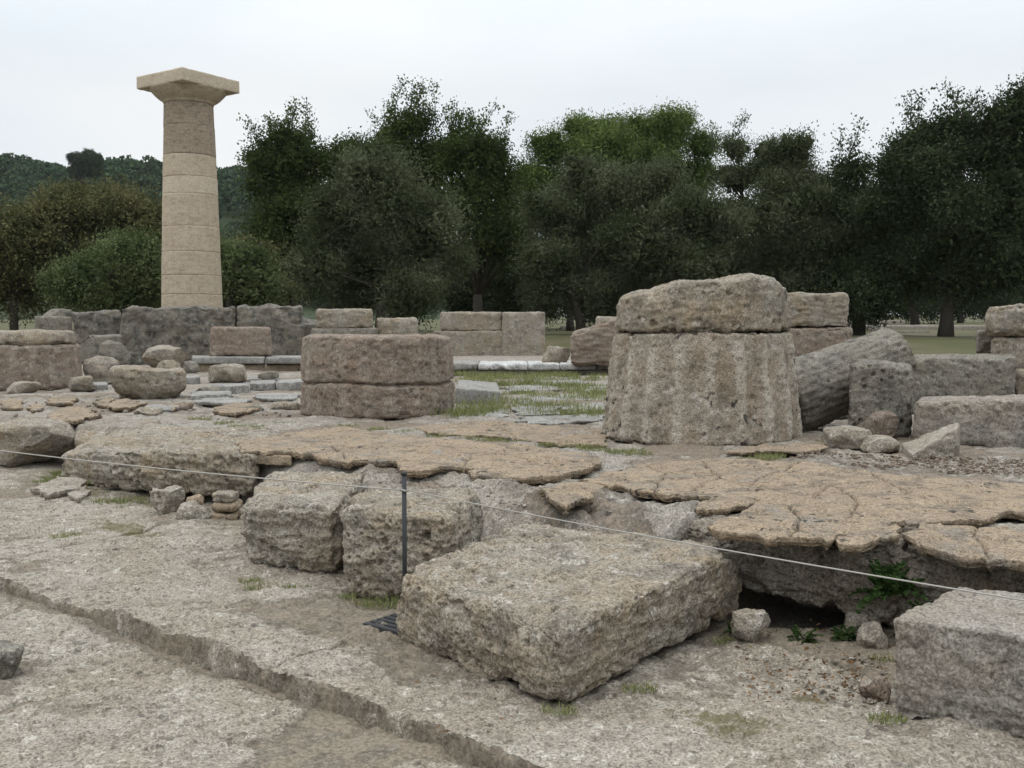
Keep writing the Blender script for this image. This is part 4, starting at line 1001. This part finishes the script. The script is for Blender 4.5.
LEAF = {"olive": (0.15, 0.05, 1.0, 0.30), "olive_green": (0.15, 0.055, 1.0, 0.32), "oak": (0.15, 0.09, 0.8, 0.34), "brown": (0.15, 0.09, 0.75, 0.34), "pine": (0.19, 0.06, 1.0, 0.35), "dark_green": (0.15, 0.075, 0.9, 0.36)}
def tree(name, label, cat, blobs, y, kind, base_px, n=26000, bz=None, lsc=1.0, trunk_r=0.22, fork=2.2, seed=1, group=None, shoots=0, spread=1.0):
    """blobs: (px, py, radius px) of the crown's lobes at distance y; lobes get their own depth"""
    rs = np.random.default_rng(seed); n = int(n * 1.9)
    bx = (base_px - 512) / FPX * y
    if bz is None: bz = float(ground_height(np.array([bx]), np.array([y]))[0]) - 0.05
    root = empty(name, (bx, y, bz)); tag(root, label, cat, group)
    k = y / FPX
    cen, rad_ = [], []
    for (px, py, r) in blobs:
        p = at(px, py, y); rr = r * k
        cen.append([p[0] - bx, rs.uniform(-0.55, 0.75) * rr * spread, p[2] - bz]); rad_.append(rr)
        # smaller lobes budding from every main one, so that the outline breaks up
        for q in range(4):
            v = rs.normal(size=3); v[2] = abs(v[2]) * 0.5; v /= np.linalg.norm(v)
            cen.append(np.array(cen[-1 - 0] if q == 0 else cen[-1 - q]) + v * rr * 0.75); rad_.append(rr * rs.uniform(0.3, 0.5))
    cen, rad_ = np.array(cen), np.array(rad_)
    L, W, flat, cl = LEAF[kind]; L, W = L * lsc, W * lsc
    per = 22
    nt = n // per
    wgt = rad_ ** 2; wgt /= wgt.sum()
    pick = rs.choice(len(cen), nt, p=wgt)
    v = rs.normal(size=(nt, 3)); v /= np.linalg.norm(v, axis=1)[:, None]
    rr = rs.random(nt) ** 0.38
    tw = cen[pick] + v * (rad_[pick] * rr)[:, None] * np.array([1, 1, 0.92])
    keep = (fbm(tw + seed * 9.1, 0.75, 3) > -0.24) & (tw[:, 2] > 0.35)
    tw, v, pick = tw[keep], v[keep], pick[keep]
    stems = []; n_body = len(tw)
    # a few long shoots that stand clear of the top
    if shoots:
        top = cen[np.argsort(-(cen[:, 2] + rad_))[:max(3, len(cen) // 3)]]
        ex = []
        for q in range(shoots):
            k_ = rs.integers(len(top)); c = top[k_] + rs.normal(size=3) * 0.45
            d = np.array([rs.normal() * 0.3, rs.normal() * 0.3, 1.0]); hgt = rs.uniform(0.9, 1.9)
            stems.append((c, c + d * hgt))
            for t in np.linspace(0.1, 1, 7): ex.append(c + d * hgt * t + rs.normal(size=3) * 0.16 * (1.2 - t))
        ex = np.array(ex); tw = np.vstack([tw, ex]); v = np.vstack([v, np.tile([0, 0, 1.0], (len(ex), 1))])
    m = len(tw)
    C = np.repeat(tw, per, 0) + rs.normal(size=(m * per, 3)) * cl * np.array([1, 1, 0.8]) * np.where(np.arange(m * per) < n_body * per, 1.0, 0.55)[:, None]
    D = np.repeat(v, per, 0) * 0.8 + rs.normal(size=(m * per, 3)) * flat
    if kind in ("olive", "olive_green"): D[:, 2] += 0.5
    sc = rs.uniform(0.7, 1.35, m * per)
    # overlapping leaf masses in the depth of the crown close it
    nk = n // 8
    pk = rs.choice(len(cen), nk, p=wgt); vk = rs.normal(size=(nk, 3)); vk /= np.linalg.norm(vk, axis=1)[:, None]
    ck = cen[pk] + vk * (rad_[pk] * 0.68 * rs.random(nk) ** 0.5)[:, None]
    ck = ck[ck[:, 2] > 0.6]
    C = np.vstack([C, ck]); D = np.vstack([D, rs.normal(size=(len(ck), 3))])
    V, F = leaves_mesh(C, D, np.r_[L * sc, rs.uniform(0.28, 0.5, len(ck))], np.r_[W * sc, rs.uniform(0.15, 0.28, len(ck))], rs)
    quick_leaves("crown", V, F, M[kind], root)
    # trunk and limbs
    bm = bmesh.new()
    lean = rs.normal(size=2) * 0.25
    fk = np.array([lean[0], lean[1], fork])
    tube_bm(bm, [(0, 0, -0.2), (lean[0] * 0.2, lean[1] * 0.2, fork * 0.35), tuple(fk)], [trunk_r * 1.35, trunk_r, trunk_r * 0.85], 9)
    big = np.argsort(-rad_)[:12]
    for i in big:
        c = cen[i]; mid = (fk + c) / 2 + rs.normal(size=3) * np.array([0.4, 0.4, 0.3]); r0 = trunk_r * rs.uniform(0.35, 0.6)
        tube_bm(bm, [tuple(fk - [0, 0, 0.1]), tuple(mid), tuple(c), tuple(c + (c - mid) * 0.15)], [r0, r0 * 0.65, r0 * 0.35, 0.02], 6)
        for q in range(5):
            e = c + rs.normal(size=3) * rad_[i] * 0.6
            tube_bm(bm, [tuple(mid * 0.4 + c * 0.6), tuple((c + e) / 2 + rs.normal(size=3) * 0.15), tuple(e)], [r0 * 0.35, r0 * 0.2, 0.012], 5)
    for a_, b_ in stems: tube_bm(bm, [tuple(a_), tuple(b_)], [0.03, 0.008], 4)
    bm_obj("trunk", bm, M["bark"], root)
    return root

T = [
    # name, label, blobs, y, kind, base px, leaves, seed, shoots
    ("oak_tree", "brownish round oak at the left edge below the hill", [(20, 240, 46), (-30, 245, 50), (45, 218, 33), (5, 285, 42), (60, 272, 36)], 56, "brown", 15, 24000, 3, 0),
    ("oak_tree", "brownish oak with bare branches showing left of the column", [(95, 222, 44), (60, 212, 32), (135, 220, 38), (150, 250, 36), (100, 260, 46), (165, 230, 28)], 57, "brown", 100, 26000, 4, 0),
    ("olive_tree", "low light green olive just left of the column", [(105, 270, 38), (75, 285, 28), (140, 262, 34), (160, 285, 30), (120, 300, 36)], 47, "olive_green", 112, 26000, 5, 0),
    ("olive_tree", "low green olive partly hidden by the column's right side", [(235, 275, 34), (258, 290, 30), (215, 265, 26), (240, 305, 30), (195, 285, 30)], 50, "olive_green", 232, 18000, 6, 0),
    ("oak_tree", "yellowish green bush tree between column and grey round olive", [(255, 262, 24), (275, 290, 26), (262, 310, 26)], 53, "brown", 262, 10000, 7, 0),
    ("oak_tree", "tall dark oak with a ragged pointed top right of the column", [(288, 140, 18), (268, 160, 24), (305, 162, 24), (285, 185, 34), (275, 230, 34), (310, 210, 34), (262, 185, 16)], 58, "oak", 290, 24000, 8, 16),
    ("oak_tree", "dark oak with ragged tops behind the grey round olive", [(350, 152, 20), (392, 140, 24), (415, 128, 16), (375, 170, 34), (425, 160, 30), (400, 190, 40), (340, 170, 26)], 60, "oak", 380, 26000, 9, 18),
    ("oak_tree", "dark oak with a ragged top left of the bright green pine", [(462, 146, 18), (495, 156, 20), (470, 165, 34), (500, 185, 30), (455, 210, 38), (495, 240, 40), (520, 215, 24)], 59, "oak", 478, 26000, 10, 16),
    ("olive_tree", "big grey round olive in front of the ragged dark oaks", [(380, 200, 52), (335, 222, 42), (425, 225, 46), (375, 255, 60), (320, 270, 34), (440, 265, 34), (350, 295, 36), (410, 295, 38), (385, 172, 30)], 47, "olive", 392, 52000, 11, 0),
    ("pine_tree", "bright green round-topped pine on the left of the pair", [(552, 152, 22), (585, 132, 20), (540, 185, 28), (600, 160, 34), (570, 205, 36)], 64, "pine", 570, 34000, 12, 0),
    ("pine_tree", "bright green taller pine on the right of the pair", [(640, 128, 20), (668, 132, 24), (612, 134, 18), (702, 146, 16), (650, 170, 40), (690, 180, 30)], 66, "pine", 650, 38000, 13, 0),
    ("olive_tree", "wide dark olive below the bright pines on the left side", [(585, 180, 32), (560, 215, 36), (605, 235, 46), (555, 265, 38), (600, 290, 40), (545, 300, 24), (625, 195, 30)], 50, "olive", 582, 44000, 14, 0),
    ("olive_tree", "wide dark olive below the bright pines on the right side", [(655, 185, 32), (685, 215, 38), (645, 240, 44), (700, 265, 44), (655, 295, 40), (720, 230, 28)], 49, "olive", 668, 44000, 15, 0),
    ("olive_tree", "slender grey olive with a thin see-through top", [(738, 150, 15), (735, 180, 20), (745, 215, 28), (738, 255, 36), (745, 295, 36)], 52, "olive", 742, 24000, 16, 4),
    ("olive_tree", "tall conical grey olive right of the slender one", [(768, 152, 16), (795, 150, 18), (785, 178, 32), (812, 190, 26), (780, 215, 42), (815, 240, 36), (790, 275, 44)], 50, "olive", 790, 42000, 17, 0),
    ("olive_tree", "short grey olive in the gap before the big right tree", [(852, 172, 15), (845, 200, 26), (862, 215, 30), (840, 250, 38), (870, 260, 34), (850, 295, 38)], 49, "dark_green", 857, 32000, 18, 4),
    ("oak_tree", "big dark oak with a ragged left shoulder", [(912, 148, 18), (935, 140, 22), (895, 172, 18), (960, 138, 28), (925, 175, 40), (900, 215, 38), (950, 225, 46), (915, 265, 44), (965, 275, 34)], 47, "dark_green", 945, 52000, 19, 9),
    ("oak_tree", "tallest dark tree at the right edge", [(1000, 126, 26), (1034, 116, 30), (985, 148, 32), (1025, 165, 46), (995, 205, 44), (1040, 235, 46), (1000, 265, 40), (1060, 160, 50), (1085, 230, 50)], 46, "dark_green", 1035, 52000, 20, 2),
    ("evergreen_tree", "dark evergreen filling the gap behind the ragged oaks", [(480, 265, 36), (510, 290, 36), (465, 300, 30), (525, 255, 30), (500, 235, 30)], 66, "dark_green", 500, 24000, 21, 0),
    ("evergreen_tree", "dark evergreen deep behind the two wide olives", [(620, 250, 50), (580, 280, 46), (670, 285, 46), (720, 270, 44)], 72, "dark_green", 640, 24000, 22, 0),
    ("evergreen_tree", "dark evergreen deep behind the conical olive", [(770, 270, 46), (820, 280, 46), (800, 235, 40), (850, 290, 30)], 74, "dark_green", 802, 22000, 23, 0),
    ("evergreen_tree", "dark evergreen deep behind the big right oak", [(900, 270, 50), (950, 275, 46), (1000, 270, 50), (1040, 270, 40)], 78, "dark_green", 915, 24000, 24, 0),
    ("evergreen_tree", "dark evergreen deep behind the grey round olive", [(330, 270, 44), (290, 265, 40), (370, 280, 40), (420, 280, 40)], 70, "dark_green", 345, 22000, 25, 0),
    ("evergreen_tree", "dark evergreen deep behind the brownish oaks", [(30, 285, 44), (80, 290, 40), (150, 290, 40), (200, 270, 36)], 75, "brown", 120, 20000, 26, 0),
]
for i_, (c_, lb_) in enumerate(((540, "far evergreen seen under the wide olives, left of its neighbours"), (655, "far evergreen behind the trunk of the right wide olive"), (760, "far evergreen behind the paired blocks"), (870, "far evergreen closing the view behind the dark trunk"),
                               (960, "far evergreen closing the view above the long pale ruin wall"), (1050, "far evergreen at the right edge below the tallest dark tree"))):
    T.append(("evergreen_tree", lb_, [(c_ - 32, 300, 26), (c_ + 30, 298, 26), (c_, 285, 30), (c_ - 55, 310, 18), (c_ + 55, 310, 18), (c_, 312, 20)], 104 + 5 * (i_ % 3), "dark_green", c_, 15000, 60 + i_, 0))
for nm, lab, bl, y, kd, bp, n, sd, sh in T:
    tree(nm, lab, "tree", bl, y, kd, bp, n, seed=sd, shoots=sh, group="trees of the grove", lsc=1.7 if y > 90 else 1.0, trunk_r=0.3 if kd in ("dark_green", "oak") else 0.22)

hz_ = float(hill_height(np.array([(85 - 512) / FPX * 335]), np.array([335.0]))[0])
tree("umbrella_pine", "far round-topped umbrella pine standing up on the hill ridge", "tree", [(86, 156, 8), (77, 160, 8), (95, 160, 8), (84, 163, 9), (92, 170, 9), (76, 171, 8)], 335, "dark_green", 86, 26000, seed=31, bz=hz_, lsc=3.0, fork=7.0, trunk_r=0.5)
# far wood on the hillside and the round pine on its ridge
rs = np.random.default_rng(5)
Vs = []; cnt = 0
pts = np.c_[rs.uniform(-330, -20, 2600), rs.uniform(255, 440, 2600)]
hz = hill_height(pts[:, 0], pts[:, 1])
CC, DD, LL, WW = [], [], [], []
for (x, y), z in zip(pts, hz):
    r = rs.uniform(2.2, 4.2); nn = 110
    v = rs.normal(size=(nn, 3)); v /= np.linalg.norm(v, axis=1)[:, None]
    v[:, 2] = np.abs(v[:, 2]) * 1.1 - 0.25
    C = np.array([x, y, z + r * 0.9]) + v * r * rs.uniform(0.75, 1.05, (nn, 1))
    CC.append(C); DD.append(rs.normal(size=(nn, 3))); LL.append(np.full(nn, r * 0.42)); WW.append(np.full(nn, r * 0.26))
V, F = leaves_mesh(np.vstack(CC), np.vstack(DD), np.concatenate(LL), np.concatenate(WW), rs)
tag(quick_leaves("hill_forest", V, F, M["far"]), kind="stuff")

def small_plant(name, label, px, py, z, size, m, nleaf=60, kind="fern", seed=1, group=None, xy=None):
    rs = np.random.default_rng(seed)
    c = ground_at(px, py, z) if xy is None else np.array(xy)
    C, D, L, W = [], [], [], []
    for i in range(nleaf // 4):
        a = rs.uniform(0, 2 * math.pi); el = rs.uniform(0.3, 1.2); ln = size * rs.uniform(0.6, 1.1)
        for t in np.linspace(0.2, 1, 13):
            p = np.array([math.cos(a) * math.cos(el) * ln * t, math.sin(a) * math.cos(el) * ln * t, math.sin(el) * ln * t - 0.55 * ln * t * t * math.cos(el)])
            for sgn in (-1, 1):
                d = np.array([math.cos(a + sgn * 1.1), math.sin(a + sgn * 1.1), 0.3 + 0.2 * rs.normal()])
                C.append(p + d * 0.02 * (1.2 - t)); D.append(d); L.append(0.036 * size / 0.2 * (1.25 - 0.6 * t) * rs.uniform(0.7, 1.3)); W.append(0.016 * size / 0.2)
    V, F = leaves_mesh(np.array(C), np.array(D), np.array(L), np.array(W), rs)
    o = quick_leaves(name, V, F, m, loc=(c[0], c[1], z))
    return tag(o, label, "plant", group)
small_plant("fern", "green fern growing from the undercut block's right face", 0, 0, 0.36, 0.26, M["weed"], 150, seed=2, xy=(1.95, 5.27), group="weeds in the wall foot")
small_plant("fern", "green fern drooping beside the sharp-edged corner block", 0, 0, 0.2, 0.27, M["weed"], 190, seed=3, xy=(2.12, 5.06), group="weeds in the wall foot")
small_plant("fern", "dark weed at the mouth of the hollow", 802, 642, STEP_Z, 0.13, M["weed"], 80, seed=4, group="weeds in the wall foot")
small_plant("fern", "low weed between hollow and pale angular stone", 846, 641, STEP_Z, 0.14, M["weed"], 90, seed=5, group="weeds in the wall foot")
small_plant("fern", "small weed behind the squarish grey stone", 735, 634, STEP_Z, 0.1, M["weed"], 70, seed=6, group="weeds in the wall foot")

def grass(name, spots, label, seed=1, h=0.09):
    rs = np.random.default_rng(seed)
    C, D, L, W = [], [], [], []
    for (px, py, z, rx, ry, n, hh) in spots:
        c = ground_at(px, py, z)
        for i in range(int(n * 2.2)):
            a, r = rs.uniform(0, 2 * math.pi), math.sqrt(rs.random())
            q = c + np.array([rx * r * math.cos(a), ry * r * math.sin(a)])
            l = hh * rs.uniform(0.5, 1.25); d = np.array([rs.normal() * 0.55, rs.normal() * 0.55, 1.0]); d /= np.linalg.norm(d)
            C.append(np.r_[q, z - 0.01] + d * l / 2); D.append(d); L.append(l); W.append(max(0.005, c[1] * 0.00055))
    V, F = leaves_mesh(np.array(C), np.array(D), np.array(L), np.array(W), rs)
    o = quick_leaves(name, V, F, M["grass"])
    return tag(o, label, None, None, "stuff")
sp1 = []
rs = np.random.default_rng(9)
for i in range(95):
    px, py = rs.uniform(456, 606), rs.uniform(374, 420) if rs.random() < 0.6 else rs.uniform(373, 388)
    y = ground_at(px, py, FL_Z)[1]
    sp1.append((px, py, FL_Z, rs.uniform(0.15, 0.55), rs.uniform(0.1, 0.35), int(rs.uniform(25, 80)), rs.uniform(0.1, 0.22)))
for i in range(34):
    sp1.append((rs.uniform(456, 606), 374.5, FL_Z, 0.5, 0.3, 45, 0.27))
grass("court_grass", sp1, "grass growing between the paving slabs before the marble kerb", 21)
sp2 = [(x, y, FL_Z, 0.16, 0.07, 60, 0.06) for x, y in ((440, 437), (470, 439), (490, 441), (520, 443), (550, 446), (575, 447), (600, 452), (615, 453), (630, 452), (560, 444), (590, 449), (640, 455), (765, 459), (755, 461), (770, 457), (200, 420), (225, 424), (240, 427), (255, 430), (265, 428), (830, 443), (836, 440), (280, 425), (345, 427), (380, 430), (410, 433))]
sp2 += [(px, py, STEP_Z, 0.16, 0.1, 90, 0.05) for px, py in ((70, 537), (60, 489), (75, 484), (45, 482), (110, 500), (118, 494), (100, 497), (130, 500), (90, 470), (70, 473), (55, 474), (150, 518), (185, 524), (376, 603), (388, 606), (268, 588))]
sp2 += [(px, py, STEP_Z, 0.22, 0.09, 110, 0.065) for px, py in ((82, 492), (96, 496), (112, 499), (128, 503), (70, 483), (52, 479), (140, 510), (64, 474), (105, 503))]
sp2 += [(px, py, STEP_Z, 0.08, 0.05, 50, 0.045) for px, py in ((250, 582), (300, 590), (345, 598), (728, 642), (760, 650), (885, 660), (886, 720), (560, 712), (640, 690))]
sp2 += [(px, py, 0.0, 0.06, 0.05, 40, 0.04) for px, py in ((195, 655), (405, 728), (520, 762))]
grass("joint_grass", sp2, "short grass tufts in the joints of the stones", 22)

# fallen leaves and stone chips caught at the foot of the wall
def scatter(name, label, poly, z, n, size, m, seed):
    rs = np.random.default_rng(seed); Vv, Ff = [], []
    pl = np.array(poly, float); lo, hi = pl.min(0), pl.max(0); q = rs.uniform(lo, hi, (n * 4, 2)); q = q[poly_sd(q, pl) > 0][:n]
    for px, py in q:
        c = ground_at(px, py, z); r = size * rs.uniform(0.4, 1.5)
        b = rs.normal(size=(8, 3)); b /= np.linalg.norm(b, axis=1)[:, None]; b *= np.array([1, 1, 0.6]) * r * rs.uniform(0.7, 1.2, (8, 1))
        sgn = np.array([(-1, -1, -1), (1, -1, -1), (1, 1, -1), (-1, 1, -1), (-1, -1, 1), (1, -1, 1), (1, 1, 1), (-1, 1, 1)])
        b = sgn * r * 0.55 * np.array([1, 1, 0.6]) + b * 0.3
        k = 8 * len(Ff); Vv.append(b + np.r_[c, z + r * 0.25]); Ff.append(np.array([(0, 3, 2, 1), (4, 5, 6, 7), (0, 1, 5, 4), (1, 2, 6, 5), (2, 3, 7, 6), (3, 0, 4, 7)]) + k)
    return tag(mesh_obj(name, np.vstack(Vv), np.vstack(Ff), m, smooth=False), label, kind="stuff")
scatter("rubble", "small stone chips on the soil below the undercut block", [(735, 640), (800, 640), (890, 650), (890, 715), (800, 690), (740, 660)], STEP_Z, 170, 0.013, M["step"], 41)
scatter("rubble", "small stone chips on the floor behind the broad ochre sheet", [(800, 452), (1024, 460), (1024, 476), (900, 470), (790, 460)], FL_Z + 0.01, 420, 0.022, M["red"], 42)
scatter("rubble", "loose chips between the flat ochre stones on the left", [(0, 394), (300, 394), (300, 428), (180, 416), (0, 418)], FL_Z + 0.005, 150, 0.03, M["floor"], 43)
scatter("rubble", "loose chips along the rough slope in front of the crust", [(370, 480), (540, 478), (690, 500), (690, 520), (560, 510), (400, 495)], FL_Z - 0.06, 160, 0.016, M["floor"], 44)
rs = np.random.default_rng(45)
q = rs.uniform((735, 620), (890, 705), (260, 2)); c3 = np.array([np.r_[ground_at(a, b, STEP_Z), STEP_Z + 0.012] for a, b in q])
q2 = rs.uniform((400, 640), (560, 740), (26, 2)); c3 = np.vstack([c3, [np.r_[ground_at(a, b, STEP_Z), STEP_Z + 0.02] for a, b in q2]])
dd_ = rs.normal(size=(len(c3), 3)) * np.array([1, 1, 0.25])
V, F = leaves_mesh(c3, dd_, rs.uniform(0.015, 0.04, len(c3)), rs.uniform(0.008, 0.018, len(c3)), rs)
tag(quick_leaves("leaf_litter", V, F, leaf_mat("fallen_leaves", (0.10, 0.055, 0.03), (0.2, 0.12, 0.06))), "dry brown leaves on the soil below the undercut block", None, None, "stuff")

# thin damp air that greys the far hill
bm = bmesh.new(); bmesh.ops.create_cube(bm, size=1.0)
bmesh.ops.scale(bm, vec=(1840, 1840, 110), verts=bm.verts); bmesh.ops.translate(bm, vec=(0, 600, 50), verts=bm.verts)
hm = bpy.data.materials.new("damp_air"); hm.use_nodes = True; hm.node_tree.nodes.clear()
ho = hm.node_tree.nodes.new("ShaderNodeOutputMaterial"); hv = hm.node_tree.nodes.new("ShaderNodeVolumePrincipled")
hv.inputs["Density"].default_value = 0.00008; hv.inputs["Color"].default_value = (0.86, 0.91, 0.96, 1); hv.inputs["Anisotropy"].default_value = 0.2
hm.node_tree.links.new(hv.outputs[0], ho.inputs["Volume"])
tag(bm_obj("haze", bm, hm), kind="stuff")

# low ruin walls far under the trees on the right
for x0, x1, yt, yb_, y, lab in ((760, 905, 320, 325, 74, "pale low ruin wall under the trees, behind the nearer long one"), (850, 1010, 325, 330, 66, "long pale low ruin wall under the trees on the right"),
                                (885, 930, 331, 339, 56, "dark low ruin block in the grove by the grass"), (866, 884, 327, 338, 58, "small grey ruin stone by the dark trunk"), (560, 620, 326, 333, 66, "pale low ruin wall seen left of the fluted drum")):
    tag(front_block("ruin_wall", x0, x1, yt, yb_ + 6, y, 1.2, M["floor"] if "pale" in lab else M["greydark"], R=0.1, sp=0.15), lab, "ruin wall")
